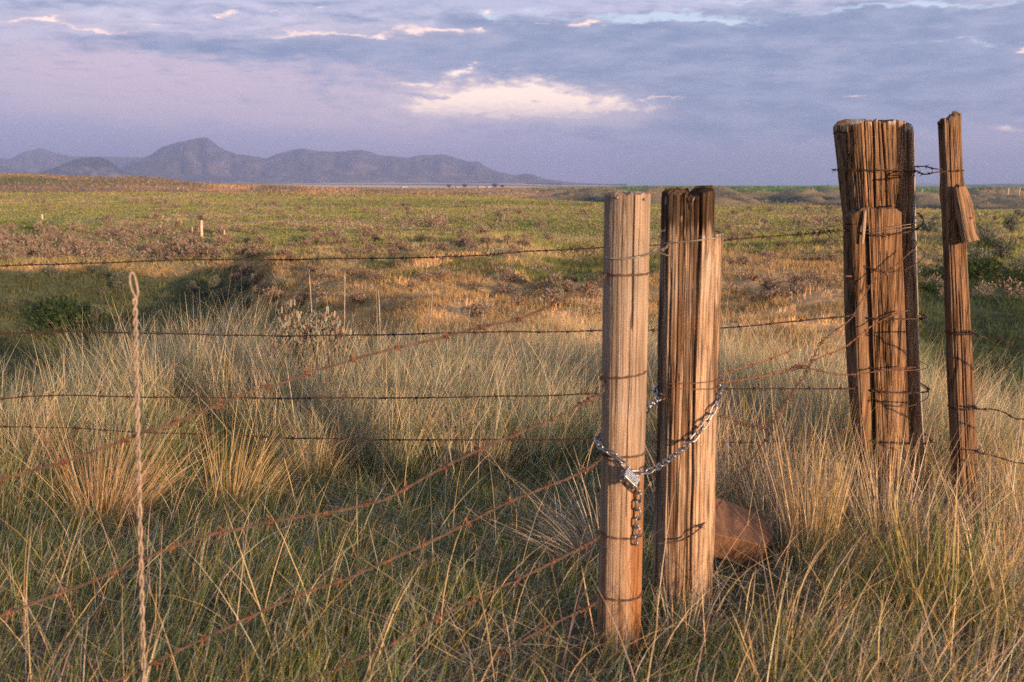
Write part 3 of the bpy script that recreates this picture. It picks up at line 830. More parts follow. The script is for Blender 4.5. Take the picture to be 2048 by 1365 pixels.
P4 = put_post('thin_post', M_WOOD4, O4, post_geo(zrows(-.2, ZT4, 180), CL4, half4, 3.2,
              [(-.2, .05, .012, -.2, .95, .04), (.05, .03, .010, .3, 1.3, .05), (.25, .03, .008, 1.0, 1.6, .04), (-.5, .03, .007, .9, 1.6, .05), (.6, .03, .007, -.2, 1.1, .05), (-.75, .04, .008, .2, 1.2, .05)],
              grain=.002, seed=51, mod=mod4, colf=col4, rough=.004, nth=130),
              label='thin leaning split post with a broken block of wood nailed to its side', cat='post')
bc = at(1930, 431, D4 - .055) - O4
blk = post_geo(np.linspace(-.105, .105, 70), lambda z: (.006 * math.sin(z * 14), 0), lambda z: (.030 - .010 * sstep(z, -.02, .1) + .004 * math.sin(z * 30), .024), 3.6, [(.2, .04, .006, -.1, .1, .1)], grain=.002, seed=55, nth=70, rough=.005)
bo = link('nailed_block', mesh_from('nailed_block', blk[0], blk[1] + [blk[2]], M_WOOD4, True, blk[3] * np.array([[1.25, 1.3, 1.3]])), P4, loc=bc, rot=(math.radians(-6), math.radians(-17), math.radians(-20)))
nail(P4, 'nail', at(1941, 437, D4 - .08) - O4, (.3, -1, 0), .004, .003, .005)

# ------------------------------------------------------------------ wires
def barb_mesh(mat, four=True):
    """a barb: two tight turns round the strands and pointed ends; the wire runs along X"""
    g = Geo()
    t = np.linspace(0, 4.2 * math.pi, 34)
    g.tube(np.column_stack([(t / t[-1] - .5) * .007, .0036 * np.cos(t), .0036 * np.sin(t)]), .0012, 5)
    ends = [((-.003, .0036, 0), (-.007, .013, .006)), ((.003, -.003, .002), (.008, -.012, .008))]
    if four: ends += [((-.001, .003, -.003), (.005, .007, -.013)), ((.001, -.003, -.002), (-.005, -.008, -.012))]
    for a, b in ends:
        a, b = np.array(a), np.array(b); g.tube([a, (a + b) / 2, b], [.0012, .0011, .0004], 5)
    return g.mesh('barb', mat)


BARBS = {}


def barbed(name, pts, label, mat, group=None, spacing=.125, rad=.0013, tw=.055, coils=(), cat='barbed wire', barbs=True, knots=(), phase=0., scale=1.0, extra=()):
    """a two-strand wire; pts are world points; barbs become its children"""
    P = spline(pts, .008)
    o = Vector(P[0]); g = Geo()
    L_ = np.concatenate([[0], np.cumsum(np.linalg.norm(np.diff(P, axis=0), axis=1))])
    P = P + np.column_stack([.0016 * fbm(L_ * 9, L_ * 0, seed=len(name) + k, oct=2) for k in range(3)])
    T = np.gradient(P, axis=0); T /= np.linalg.norm(T, axis=1)[:, None]
    A = np.cross(T, [0.03, .02, 1.0]); A /= np.linalg.norm(A, axis=1)[:, None]; B = np.cross(T, A)
    ph = 2 * math.pi * L_ / tw
    for s in (0, math.pi):
        off = rad * 1.15
        w = np.ones_like(L_)
        for k in knots: w = w + 4.0 * np.exp(-((L_ - k[0]) / k[1]) ** 2)
        g.tube(P - np.array(o) + (off * w)[:, None] * (np.cos(ph + s)[:, None] * A + np.sin(ph + s)[:, None] * B), rad, 5)
    for (s0, s1, R, turns) in coils:            # a wire end wound round the strand
        i0, i1 = np.searchsorted(L_, [s0, s1]); n = max(12, int(turns * 12))
        s_ = np.linspace(s0, s1, n); q = np.stack([np.interp(s_, L_, P[:, k]) for k in range(3)], 1) - np.array(o)
        a_ = np.stack([np.interp(s_, L_, A[:, k]) for k in range(3)], 1); b_ = np.stack([np.interp(s_, L_, B[:, k]) for k in range(3)], 1)
        t_ = np.linspace(0, turns * 2 * math.pi, n)
        g.tube(q + R * (np.cos(t_)[:, None] * a_ + np.sin(t_)[:, None] * b_), rad, 5)
    for e in extra:
        q = spline(e, .006); g.tube(q - np.array(o), rad * .95, 5)
    w_ = link(name, g.mesh(name, mat), loc=o, label=label, cat=cat, group=group)
    if barbs:
        bm_ = M_RUST if mat is M_RUSTG else mat
        key = mat.name
        if key not in BARBS: BARBS[key] = [barb_mesh(bm_, True), barb_mesh(bm_, False)]
        s = phase + .03
        while s < L_[-1] - .02:
            i = min(np.searchsorted(L_, s), len(P) - 1)
            b = link('barb', BARBS[key][random.random() < .4], w_, loc=Vector(P[i]) - o)
            q = Vector(T[i]).to_track_quat('X', 'Z'); b.rotation_mode = 'QUATERNION'
            b.rotation_quaternion = q @ Vector((1, 0, 0)).rotation_difference(Vector((1, 0, 0))) @ Matrix.Rotation(random.uniform(0, 6.28), 3, 'X').to_quaternion()
            b.scale = (scale,) * 3
            s += spacing * random.uniform(.85, 1.15)
    return w_


def fy(u): return 4.02 + (1700 - u) / 1700 * .6          # the fence line runs back to the left
def F(lst, fn=fy): return [at(u, v, fn(u)) for u, v in lst]


def wrap(cl, org, a, b, z, t0, t1, n=26, dz=0., off=.004, zf=None, pe=2.2):
    """points of a turn round a post; angle 0 faces the camera"""
    out = []
    for t in np.linspace(t0, t1, n):
        q = (t - t0) / (t1 - t0)
        zz = z + dz * q + (zf(t) if zf else 0)
        c = cl(zz); s, c_ = math.sin(t), math.cos(t)
        r = 1 / ((abs(s) / (a + off)) ** pe + (abs(c_) / (b + off)) ** pe) ** (1 / pe)
        out.append(Vector((org.x + c[0] + r * s, org.y + c[1] - r * c_, zz)))
    return out


GF = 'wire strands of the fence behind the gate'
tail = lambda u, v: [(1690, v)]
fw = [
    ('top rusty strand of the long fence with knotted splices, crossing in front of the plain',
     [(-420, 545), (-200, 537), (0, 532), (150, 528), (300, 522), (450, 520), (600, 519), (750, 517), (880, 514), (985, 510), (1060, 503), (1130, 499), (1200, 496), (1330, 489), (1450, 481), (1520, 474), (1600, 469), (1690, 461)]),
    ('second strand down of the long fence, passing at the level of the grass tips',
     [(-420, 668), (-200, 664), (0, 667), (150, 664), (300, 667), (450, 671), (600, 672), (750, 670), (900, 666), (1060, 664), (1200, 662), (1330, 660), (1450, 656), (1560, 646), (1640, 638), (1700, 632)]),
    ('third strand down of the long fence, running level through the grass',
     [(-420, 815), (-200, 806), (0, 798), (90, 792), (200, 792), (300, 795), (450, 796), (600, 797), (750, 796), (900, 795), (1060, 792), (1200, 787), (1330, 781), (1450, 778), (1600, 778), (1712, 777)]),
    ('lowest strand of the long fence, sagging to the left through the grass',
     [(-420, 842), (-200, 848), (0, 854), (150, 857), (300, 866), (450, 871), (600, 877), (750, 879), (900, 880), (1060, 880), (1200, 879), (1330, 884), (1500, 885), (1620, 882), (1722, 878)]),
]
for k, (lab, pts) in enumerate(fw):
    P = F(pts)
    vend = pts[-1][1]
    zc = P[-1].z
    if k == 0:
        W3 = wrap(CL3, O3, .148, .182, zc, pe=3.6, t0=-1.45, t1=1.9, dz=.02, zf=lambda t: -.025 * math.exp(-(t + .2) ** 2 / .5) + .05 * sstep(t, .3, 1.3))
    elif k == 1:
        W3 = wrap(CL3, O3, .143, .180, zc, pe=3.6, t0=-1.45, t1=1.9, dz=.0, zf=lambda t: -.008 * math.cos(t))
    else:
        W3 = wrap(CL3, O3, .140, .178, zc, pe=3.6, t0=-1.5, t1=1.7, dz=.0, zf=lambda t: -.01 * math.cos(t))
    coils = []
    knots = ()
    ex = []
    if k == 0:
        L0 = [sum((P[i + 1] - P[i]).length for i in range(j)) for j in range(len(P))]
        knots = ((L0[8] + .06, .05), (L0[9] - .02, .05), (L0[11] + .08, .09), (L0[16] - .08, .08))
        coils = [(L0[9] - .02, L0[9] + .05, .008, 4), (L0[12] - .16, L0[12] - .02, .009, 3), (L0[17] - .13, L0[17] - .02, .007, 6), (L0[16] - .02, L0[16] + .09, .011, 4), (L0[8], L0[8] + .1, .010, 2.5)]
        for (u, v, du, dv, y) in ((970, 508, 6, -20, 0), (885, 515, -8, 18, 0), (1600, 470, 14, 28, 0), (1530, 473, -14, -14, 0), (1650, 466, 30, 24, .02), (1655, 462, -8, -22, 0), (1670, 466, 20, 10, -.03), (1190, 497, -12, 14, 0), (1120, 500, 8, 14, 0), (1640, 466, -14, 16, .02)):
            a_ = at(u, v, fy(u)); b_ = at(u + du, v + dv, fy(u) - y); m_ = (a_ + b_) / 2 + Vector((.006, 0, -.006))
            ex.append([a_, m_, b_])
    barbed('barbed_wire', P + W3[1:], lab, M_DARKW, GF, coils=coils, phase=.04 * k, extra=ex, rad=.0019, scale=1.35)

# wires of the slack gate, running from the gate post towards the camera on the left
def gy(u): return {True: 2.60}.get(u > 1205, 0) or (1 / (1 / 2.62 + (1200 - u) / 925 * (1 / 2.13 - 1 / 2.62)))


GG = 'wires of the slack wire gate'
gw = [
    ('uppermost rusty wire of the slack gate, blurred and climbing to the right across the grass', 551, [(1205, 557), (1120, 602), (1040, 637), (960, 655), (880, 677), (780, 700), (700, 722), (620, 745), (560, 768), (500, 785), (440, 808), (370, 838), (280, 868), (150, 915), (0, 960), (-250, 1030), (-600, 1120)], 548),
    ('second wire down of the slack gate, ending below the middle of the pale gate post', 762, [(1205, 785), (1150, 815), (1100, 842), (1040, 865), (960, 900), (870, 945), (780, 995), (740, 1008), (660, 1025), (550, 1042), (480, 1058), (420, 1070), (320, 1105), (200, 1155), (130, 1182), (0, 1232), (-250, 1320), (-600, 1430)], 745),
    ('third wire down of the slack gate, ending beside the padlock', 915, [(1200, 922), (1150, 952), (1100, 972), (1020, 1003), (940, 1045), (860, 1085), (780, 1120), (700, 1155), (600, 1190), (520, 1225), (440, 1262), (330, 1315), (230, 1362), (50, 1440), (-300, 1580)], 912),
    ('fourth wire down of the slack gate, crossing the shaded grass at lower centre', 1075, [(1195, 1078), (1140, 1108), (1080, 1138), (1000, 1175), (940, 1205), (860, 1245), (780, 1290), (700, 1325), (620, 1362), (450, 1440), (200, 1560)], 1078),
    ('lowest wire of the slack gate, nearest the ground beside the gate post', 1200, [(1192, 1207), (1150, 1228), (1080, 1262), (1020, 1295), (960, 1330), (900, 1365), (800, 1430), (600, 1560)], 1200),
]
for k, (lab, vw, pts, vr) in enumerate(gw):
    za = at(1205, vw, D1 - .06).z
    zb = at(1205, vr, D1 - .06).z
    ring = wrap(CL1, O1, .0605, .0605, zb, 1.5, -1.35, n=24, dz=za - zb, off=.003) + wrap(CL1, O1, .0605, .0605, za, -1.35, -4.6, n=20, dz=.004, off=.003)
    start = wrap(CL1, O1, .0605, .0605, za, 1.45, -1.40, n=22, dz=-.002 + at(pts[0][0], pts[0][1], 2.62).z - za, off=.006)
    P = [at(u, v, gy(u)) for u, v in pts]
    g0 = ring[:24]
    mat = M_RUSTG if k < 4 else M_RUST
    back_ = wrap(CL1, O1, .0605, .0605, zb, 3.6, 1.5, n=14, off=.003)
    mat = M_RUSTG
    barbed('gate_wire', back_[:-1] + g0 + P[0 if k else 0:], lab, mat, GG, spacing=.115, rad=.0018, tw=.06, phase=.40, scale=1.45,
           coils=[(.40, .47, .006, 5)])

# the twisted wire stay that spaces the gate wires
def stay():
    g = Geo(); z0, z1 = at(286, 1500, 2.1).z, at(267, 552, 2.13).z
    o = at(290, 1500, 2.1)
    zs = np.linspace(0, 1, 300)
    P0, P1_ = np.array(at(292, 1520, 2.1)), np.array(at(270, 600, 2.12)); Pm = np.array(at(279, 1000, 2.11))
    C = (1 - zs[:, None]) ** 2 * P0 + 2 * zs[:, None] * (1 - zs[:, None]) * (2 * Pm - .5 * P0 - .5 * P1_) + zs[:, None] ** 2 * P1_
    ph = 2 * math.pi * zs * 15
    ph = ph + .8 * np.sin(zs * 21)
    R = .0034
    top = np.array(at(264, 548, 2.13))
    sides = []
    for s in (1, -1):
        q = C + s * R * np.column_stack([np.cos(ph), np.sin(ph), 0 * ph])
        sides.append(q)
    e0, e1 = sides[0][-1], sides[1][-1]
    loop = spline([e0, np.array(at(262, 575, 2.125)), top + np.array([-.0045, 0, -.004]), top + np.array([.002, 0, .003]), np.array(at(272, 562, 2.135)), np.array(at(276, 590, 2.13)), e1], .004)
    path = np.vstack([sides[0][:-1], loop, sides[1][::-1][1:]])
    g.tube(path - np.array(o), .0027, 8)
    link('gate_stay', g.mesh('gate_stay', M_STAY), loc=o, label='upright twisted wire stay with a looped top, spacing the gate wires on the left', cat='wire stay')


stay()

# wires right of the thin post, and round the posts
GR = 'wires leading right from the thin post'
def ry(u): return 3.66 - (u - 1940) / 110 * .10
for k, (lab, v0, pts) in enumerate([
    ('highest of the three wires leading right from the thin post', 670, [(1950, 668), (1975, 676), (2000, 678), (2025, 690), (2060, 694), (2150, 712), (2400, 760)]),
    ('middle wire leading right from the thin post', 820, [(1955, 818), (1985, 818), (2010, 825), (2030, 836), (2060, 840), (2150, 860), (2400, 900)]),
    ('lowest of the three wires leading right from the thin post', 908, [(1958, 905), (1975, 908), (2000, 915), (2030, 924), (2060, 928), (2150, 945), (2400, 985)])]):
    z = at(1900, v0, D4 - .04).z
    rg = wrap(CL4, O4, .044, .042, z, pe=2.9, t0=-3.2, t1=1.35, n=30, dz=.004, off=.003)
    P = [at(u, v, ry(u)) for u, v in pts]
    barbed('barbed_wire', rg + P, lab, M_DARKW, GR, spacing=.085, coils=[(.14, .20, .006, 4), (.24, .32, .007, 4)] if k < 2 else [(.22, .28, .006, 4)], rad=.0016, tw=.05, phase=.25)
# loop between corner post and thin post
zl = at(1700, 338, D3 - .14).z; zl4 = at(1900, 343, D4 - .04).z
lp = wrap(CL3, O3, .153, .141, zl, pe=2.8, t0=-2.2, t1=1.0, n=26, dz=-.01, off=.003)
lp += [at(1850, 348, 3.9), at(1870, 345, 3.82)] + wrap(CL4, O4, .038, .037, zl4, -.9, 2.6, n=18, dz=.004, off=.003)
lp += [at(1870, 338, 3.86), at(1850, 334, 3.98), at(1825, 333, 4.12)]
barbed('barbed_wire', lp, 'loop of barbed wire tying the top of the corner post to the thin post', M_DARKW, spacing=.09, rad=.0015, tw=.045)
# pale smooth wires and turns on the corner post
def turns(label, v0, v1, a, b, t0, t1, mat, n_strand=1, gap=.006, rad=.0014, off=.004, bow=0, name='wire_turn', cat='wire', tails=()):
    g = Geo(); y = D3 - .16
    za, zb = at(1700, v0, y).z, at(1700, v1, y).z
    o = None
    for s in range(n_strand):
        w = wrap(CL3, O3, a, b + .010, za - gap * s, t0, t1, pe=3.6, n=40, dz=zb - za, off=off, zf=lambda t: -bow * math.exp(-(t / .6) ** 2))
        o = o or w[0].copy()
        g.tube(np.array([q - o for q in w]), rad, 6)
    for tl in tails: g.tube(spline(tl, .005) - np.array(o), rad, 6)
    return link(name, g.mesh(name, mat), loc=o, label=label, cat=cat)


turns('pale doubled smooth wire slanting across the front of the corner post', 470, 428, .145, .172, -1.2, 1.75, M_GREYW, 2, .012, .0013)
turns('dark wire drooping round the corner post below the rusty spike', 533, 492, .143, .172, -1.35, 1.8, M_DARKW, 1, 0, .0017, .005, .055, tails=[[at(1825, 480, 4.05), at(1832, 483, 4.0), at(1831, 494, 3.98), at(1822, 500, 4.03)]])
turns('rusty wire round the corner post at half height, level with the grass top', 735, 736, .138, .170, -1.5, 1.8, M_RUST, 1, 0, .0016, .004, .008)
turns('dark wire round the foot of the corner post, sagging in front', 790, 785, .138, .170, -1.2, 1.8, M_DARKW, 1, 0, .0017, .004, .05)
# pale wire round the cedar post above the knot
def tie(label, org, cl, a, b, vs, mat, t0, t1, y, rad=.0014, extra=(), name='wire_tie', off=.004, bow=0.0):
    g = Geo(); o = None
    for (v0, v1) in vs:
        za, zb = at(1300, v0, y).z, at(1300, v1, y).z
        w = wrap(cl, org, a, b, za, t0, t1, pe=2.9, n=40, dz=zb - za, off=off, zf=lambda t: -bow * math.cos(t))
        o = o or w[0].copy(); g.tube(np.array([q - o for q in w]), rad, 6)
    for e in extra: g.tube(spline(e, .005) - np.array(o), rad, 6)
    return link(name, g.mesh(name, mat), loc=o, label=label, cat='wire')


tie('wire tying the cedar post to the gate post near their tops', O2, CL2, .0895, .079, [(489, 466)], M_GREYW, -1.1, 2.2, D2 - .08,
    extra=[[at(1206, 512, 2.66), at(1215, 516, 2.63), at(1250, 518, 2.62), at(1285, 512, 2.63), at(1310, 504, 2.70), at(1335, 495, 2.86)],
           [at(1285, 480, 2.75), at(1312, 467, 2.80), at(1332, 460, 2.95)], [at(1310, 505, 2.72), at(1325, 508, 2.84), at(1342, 514, 2.87)], [at(1305, 503, 2.7), at(1318, 496, 2.72), at(1326, 502, 2.8), at(1340, 484, 2.87)]], rad=.0023)
tie('rusty wire round the middle of the cedar post, above the chain', O2, CL2, .0885, .078, [(772, 760), (776, 782)], M_RUST, -1.6, 2.2, D2 - .08)

# tangled old wires between cedar post and corner post
def ty(u): return 2.93 + (u - 1330) / 400 * 1.0
tang = [
    ('loose rusty wire climbing right from the cedar post and ending in mid air', [(1325, 800), (1360, 785), (1400, 765), (1440, 751), (1480, 738), (1530, 722), (1575, 705), (1592, 693)], M_RUST),
    ('rusty wire drawn from the cedar post up to the corner post, crossing the tangle', [(1430, 768), (1470, 764), (1510, 756), (1560, 745), (1600, 728), (1640, 716), (1690, 694), (1740, 655), (1780, 634), (1815, 622)], M_RUST),
    ('coiled rusty wire hanging in a steep tangle below the front of the corner post', [(1318, 788), (1350, 800), (1400, 822), (1460, 838), (1530, 854), (1548, 842), (1575, 800), (1600, 765), (1618, 735), (1640, 690), (1665, 665), (1700, 640), (1722, 605), (1742, 567), (1760, 552), (1790, 532), (1826, 500)], M_RUSTG),
    ('twisted wire dipping from the tangle and round the corner post', [(1560, 750), (1600, 735), (1622, 738), (1640, 742), (1680, 750), (1720, 748), (1770, 740), (1832, 735)], M_RUSTG),
    ('low wire sweeping up to the right from the foot of the cedar post', [(1312, 1087), (1345, 1086), (1372, 1078), (1395, 1062), (1425, 1028), (1455, 985), (1490, 940), (1520, 895), (1548, 858)], M_DARKW),
    ('lowest dark wire by the brown slab, slanting up through the grass', [(1425, 1088), (1480, 1072), (1530, 1050), (1575, 1030), (1610, 1015), (1650, 990), (1700, 962), (1730, 945)], M_DARKW),
]
for k, (lab, pts, mat) in enumerate(tang):
    yo = (0, .02, .0, .0, -.02, .25)[k]
    def tyy(u): return min(ty(u), 3.93) + yo if k != 4 else 2.885 + max(0, u - 1400) / 150 * .35
    P = [at(u, v, tyy(u)) for u, v in pts]
    coils = [(.55, .95, .010, 13), (.95, 1.25, .008, 9)] if k == 2 else [(.08, .2, .007, 7)] if k == 3 else []
    barbed('tangled_wire', P, lab, mat, 'old wires tangled between two posts', spacing=.13, rad=.0016, tw=.05, coils=coils, phase=.12)
zc = at(1210, 1075, D1 - .06).z

# ------------------------------------------------------------------ chain and padlock
def link_mesh():
    g = Geo(); t = np.linspace(0, 2 * math.pi, 40, endpoint=False)
    x = .0115 * np.sign(np.cos(t)) * np.abs(np.cos(t)) ** .9; x = np.where(np.cos(t) > 0, .0075 + .0078 * np.cos(t), -.0075 + .0078 * np.cos(t)); z = .0078 * np.sin(t)
    P = np.column_stack([x, 0 * x, z]); P = np.vstack([P, P[:2]])
    g.tube(P, .0026, 8, caps=False)
    return g.mesh('link', M_STEEL)


LINK = link_mesh()


def chain(pts, root, phase=0):
    P = spline(pts, .004)
    L_ = np.concatenate([[0], np.cumsum(np.linalg.norm(np.diff(P, axis=0), axis=1))])
    n = int(L_[-1] / .0252)
    prev = None
    for k in range(n + 1):
        s = k * .0252
        p = np.array([np.interp(s, L_, P[:, i]) for i in range(3)])
        q = np.array([np.interp(min(s + .006, L_[-1]), L_, P[:, i]) for i in range(3)]) - np.array([np.interp(max(s - .006, 0), L_, P[:, i]) for i in range(3)])
        T = Vector(q).normalized()
        view = Vector((p[0], p[1], p[2] - CAMZ)).normalized()
        A = (view - T * view.dot(T)).normalized(); B = T.cross(A)
        roll = math.radians(28 if (k + phase) % 2 else 118) + random.uniform(-.18, .18)
        Yv = A * math.cos(roll) + B * math.sin(roll); Zv = T.cross(Yv)
        o = link('link', LINK, root)
        o.matrix_local = Matrix.Translation(Vector(p) - root.location) @ Matrix((T, Yv, Zv)).transposed().to_4x4()


lockp = at(1260, 953, D1 - .098)
ch = link('chain', None, loc=at(1262, 940, D1 - .08), label='galvanised steel chain looped round the gate post and the cedar post, its tail hanging down', cat='chain')
zch = at(1200, 890, D1 - .06).z
w = wrap(CL1, O1, .0605, .0605, at(1200, 872, D1).z, -2.9, -1.15, n=12, dz=-.022, off=.010)
front = w + [at(1213, 903, D1 - .055), at(1225, 908, D1 - .066), at(1242, 922, D1 - .076), at(1254, 936, D1 - .082), at(1262, 946, D1 - .084)]
chain(front, ch)
w2 = wrap(CL2, O2, .0885, .078, at(1440, 800, D2 - .05).z, 1.0, 3.9, n=14, dz=.02, off=.010)
right = [at(1270, 947, D1 - .085), at(1285, 946, D1 - .075), at(1310, 938, D1 - .04), at(1335, 922, D1 + .04), at(1360, 902, D1 + .12), at(1385, 880, D2 - .10), at(1405, 856, D2 - .095), at(1422, 830, D2 - .085), at(1436, 800, D2 - .06), at(1441, 778, D2 - .01)]
right += wrap(CL2, O2, .0885, .078, at(1441, 772, D2).z, 1.75, 4.6, n=12, dz=-.02, off=.010)
right += [at(1318, 800, D2 - .05), at(1305, 807, D2 - .12), at(1296, 815, D1 + .05), at(1285, 830, D1 + .085), at(1250, 850, D1 + .09)]
chain(right, ch, 1)
tailp = [at(1272, 962, D1 - .078), at(1277, 985, D1 - .070), at(1276, 1010, D1 - .066), at(1275, 1040, D1 - .065), at(1273, 1070, D1 - .064), at(1272, 1092, D1 - .063)]
chain(tailp, ch, 1)


def box_geo(sx, sy, sz, bev):
    import bmesh
    bm = bmesh.new(); bmesh.ops.create_cube(bm, size=1)
    for v in bm.verts: v.co = Vector((v.co.x * sx, v.co.y * sy, v.co.z * sz))
    bmesh.ops.bevel(bm, geom=bm.edges[:], offset=bev, segments=3, affect='EDGES')
    return bm


def padlock():
    root = link('padlock', None, loc=lockp, label='small steel padlock joining the ends of the chain on the gate post', cat='padlock')
    d = Vector((.34, .88, .34)).normalized(); w_ = Vector((.70, 0, -.71)); w_ = (w_ - d * w_.dot(d)).normalized()
    root.matrix_world = Matrix.Translation(lockp) @ Matrix((w_, d.cross(w_), d)).transposed().to_4x4()
    bm = box_geo(.046, .027, .040, .004); me = bpy.data.meshes.new('body'); bm.to_mesh(me); bm.free(); me.materials.append(M_LOCK)
    link('body', me, root, loc=(0, 0, -.012))
    for s in range(4):
        bm = box_geo(.047, .028, .0022, .0006); me = bpy.data.meshes.new('plate'); bm.to_mesh(me); bm.free(); me.materials.append(M_LOCK)
        link('plate', me, root, loc=(0, 0, -.024 + s * .008))
    bm = box_geo(.0455, .0265, .003, .001); me = bpy.data.meshes.new('base_plate'); bm.to_mesh(me); bm.free(); me.materials.append(M_LOCKD)
    bp = link('base_plate', me, root, loc=(0, 0, -.033))
    g = Geo(); g.tube([(0, 0, -.0015), (0, 0, -.004)], .006, 14); link('keyhole', g.mesh('keyhole', M_RUSTG), bp)
    for sx in (-1, 1):
        for sy in (-1, 1):
            g = Geo(); g.tube([(sx * .017, sy * .008, -.0015), (sx * .017, sy * .008, -.0027), (sx * .017, sy * .008, -.0032)], [.0028, .0026, .001], 10); link('rivet', g.mesh('rivet', M_LOCK), bp)
    g = Geo(); t = np.linspace(0, math.pi, 20)
    arc = np.column_stack([.013 * np.cos(t), 0 * t, .014 + .013 * np.sin(t)])
    g.tube(np.vstack([[(.013, 0, .0)], arc, [(-.013, 0, 0)]]), .0035, 8)
    link('shackle', g.mesh('shackle', M_STEEL), root)


padlock()

# brown slab lying in the grass behind the cedar post
def slab_board():
    m, nt, b = new_mat("sun_bleached_board")
    g = noise_n(nt, 18, 6, .6, (1, .15, 1))
    nt.links.new(ramp(nt, g, [(.38, (.035, .015, .008)), (.62, (.11, .052, .027))]), b.inputs['Base Color']); b.inputs['Roughness'].default_value = .9
    bump(nt, b, g, .9, .012)
    import bmesh
    top = [at(1424, 1008, 3.30), at(1436, 1010, 3.42), at(1536, 1046, 3.46), at(1546, 1080, 3.30), at(1528, 1108, 3.20), at(1422, 1080, 3.14)]
    top = [p + Vector((0, 0, .025)) for p in top]
    o = Vector((at(1480, 1100, 3.3).x, 3.3, 0))
    bm = bmesh.new(); vt = [bm.verts.new(p - o) for p in top]
    low = [Vector((p.x * 1.0, p.y + .05, p.z - .10)) - o for p in top]; vl = [bm.verts.new(p) for p in low]
    bm.faces.new(vt); bm.faces.new(vl[::-1])
    n = len(vt)
    for i in range(n): bm.faces.new((vt[i], vl[i], vl[(i + 1) % n], vt[(i + 1) % n]))
    bmesh.ops.recalc_face_normals(bm, faces=bm.faces)
    bmesh.ops.bevel(bm, geom=bm.edges[:], offset=.003, segments=1, affect='EDGES')
    bmesh.ops.subdivide_edges(bm, edges=bm.edges[:], cuts=2, use_grid_fill=True)
    for v in bm.verts:
        v.co.z += .004 * float(fbm(np.array([v.co.x * 20]), np.array([v.co.y * 20]), seed=61, oct=2)[0])
    me = bpy.data.meshes.new('wooden_slab'); bm.to_mesh(me); bm.free(); me.materials.append(m)
    link('wooden_slab', me, loc=o, label='broken brown slab of wood tipped in the grass beside the cedar post', cat='wooden slab')


slab_board()

# ------------------------------------------------------------------ grass
GREEN = np.array([.105, .155, .042]); SAGE = np.array([.235, .305, .205]); STRAW = np.array([.56, .405, .225]); PALE = np.array([.60, .52, .38])
OLIVE = np.array([.19, .18, .055]); RED = np.array([.36, .19, .09]); GOLD = np.array([.42, .28, .10]); MAUVE = np.array([.40, .30, .24]); GREY = np.array([.28, .265, .23])


def blades(base, h, az, lean, curve, width, col, tip=None, seg=4, seed=0):
    """ribbons: base (n,3), height, lean direction, lean (radians), extra bend, width, colour"""
    n = len(base); t = np.linspace(0, 1, seg + 1)
    dirx, diry = np.cos(az), np.sin(az)
    P = np.zeros((n, seg + 1, 3)); P[:, 0] = base
    gk = np.random.default_rng(seed + 5); kink = np.where(gk.uniform(0, 1, n) < .16, gk.normal(0, 1.0, n), 0.0); kl = gk.integers(2, seg + 1, n)
    for k in range(1, seg + 1):
        a = kink * (k >= kl) + lean + curve * (t[k] - .5 / seg) ** 1.5
        st = (h / seg)
        P[:, k, 0] = P[:, k - 1, 0] + st * np.sin(a) * dirx
        P[:, k, 1] = P[:, k - 1, 1] + st * np.sin(a) * diry
        P[:, k, 2] = P[:, k - 1, 2] + st * np.cos(a)
    yaw = np.random.default_rng(seed).uniform(0, math.pi, n)
    wx, wy = np.cos(yaw), np.sin(yaw)
    wd = width[:, None] * (1 - t[None] ** 1.8 * .85) * .5
    L = P.copy(); R = P.copy()
    L[..., 0] -= wd * wx[:, None]; L[..., 1] -= wd * wy[:, None]; R[..., 0] += wd * wx[:, None]; R[..., 1] += wd * wy[:, None]
    V = np.stack([L, R], 2).reshape(n, -1, 3)                      # n, 2(seg+1), 3
    m = 2 * (seg + 1)
    k = np.arange(seg) * 2
    q = np.stack([k, k + 1, k + 3, k + 2], -1)
    Q = (np.arange(n)[:, None, None] * m + q[None]).reshape(-1, 4)
    if tip is None: C = np.repeat(col[:, None], m, 1)
    else:
        w = np.repeat(t ** 1.5, 2)[None, :, None]; C = col[:, None] * (1 - w) + tip[:, None] * w
    return V.reshape(-1, 3), Q, C.reshape(-1, 3)


class Sward:
    def __init__(s): s.V, s.Q, s.C, s.n = [], [], [], 0

    def add(s, V, Q, C):
        s.V.append(V); s.Q.append(Q + s.n); s.C.append(C); s.n += len(V)

    def make(s, name, org=None, **kw):
        V = np.vstack(s.V)
        if org is not None: V = V - np.array(org)
        return link(name, mesh_from(name, V, np.vstack(s.Q), M_BLADE, False, np.vstack(s.C)), loc=org, **kw)


def pick(n, cols, p, jit=.16, g=None):
    g = g or rng
    i = g.choice(len(cols), n, p=np.array(p) / sum(p))
    c = np.array(cols)[i] * g.uniform(1 - jit, 1 + jit, (n, 1)) * g.uniform(.94, 1.06, (n, 3))
    return c


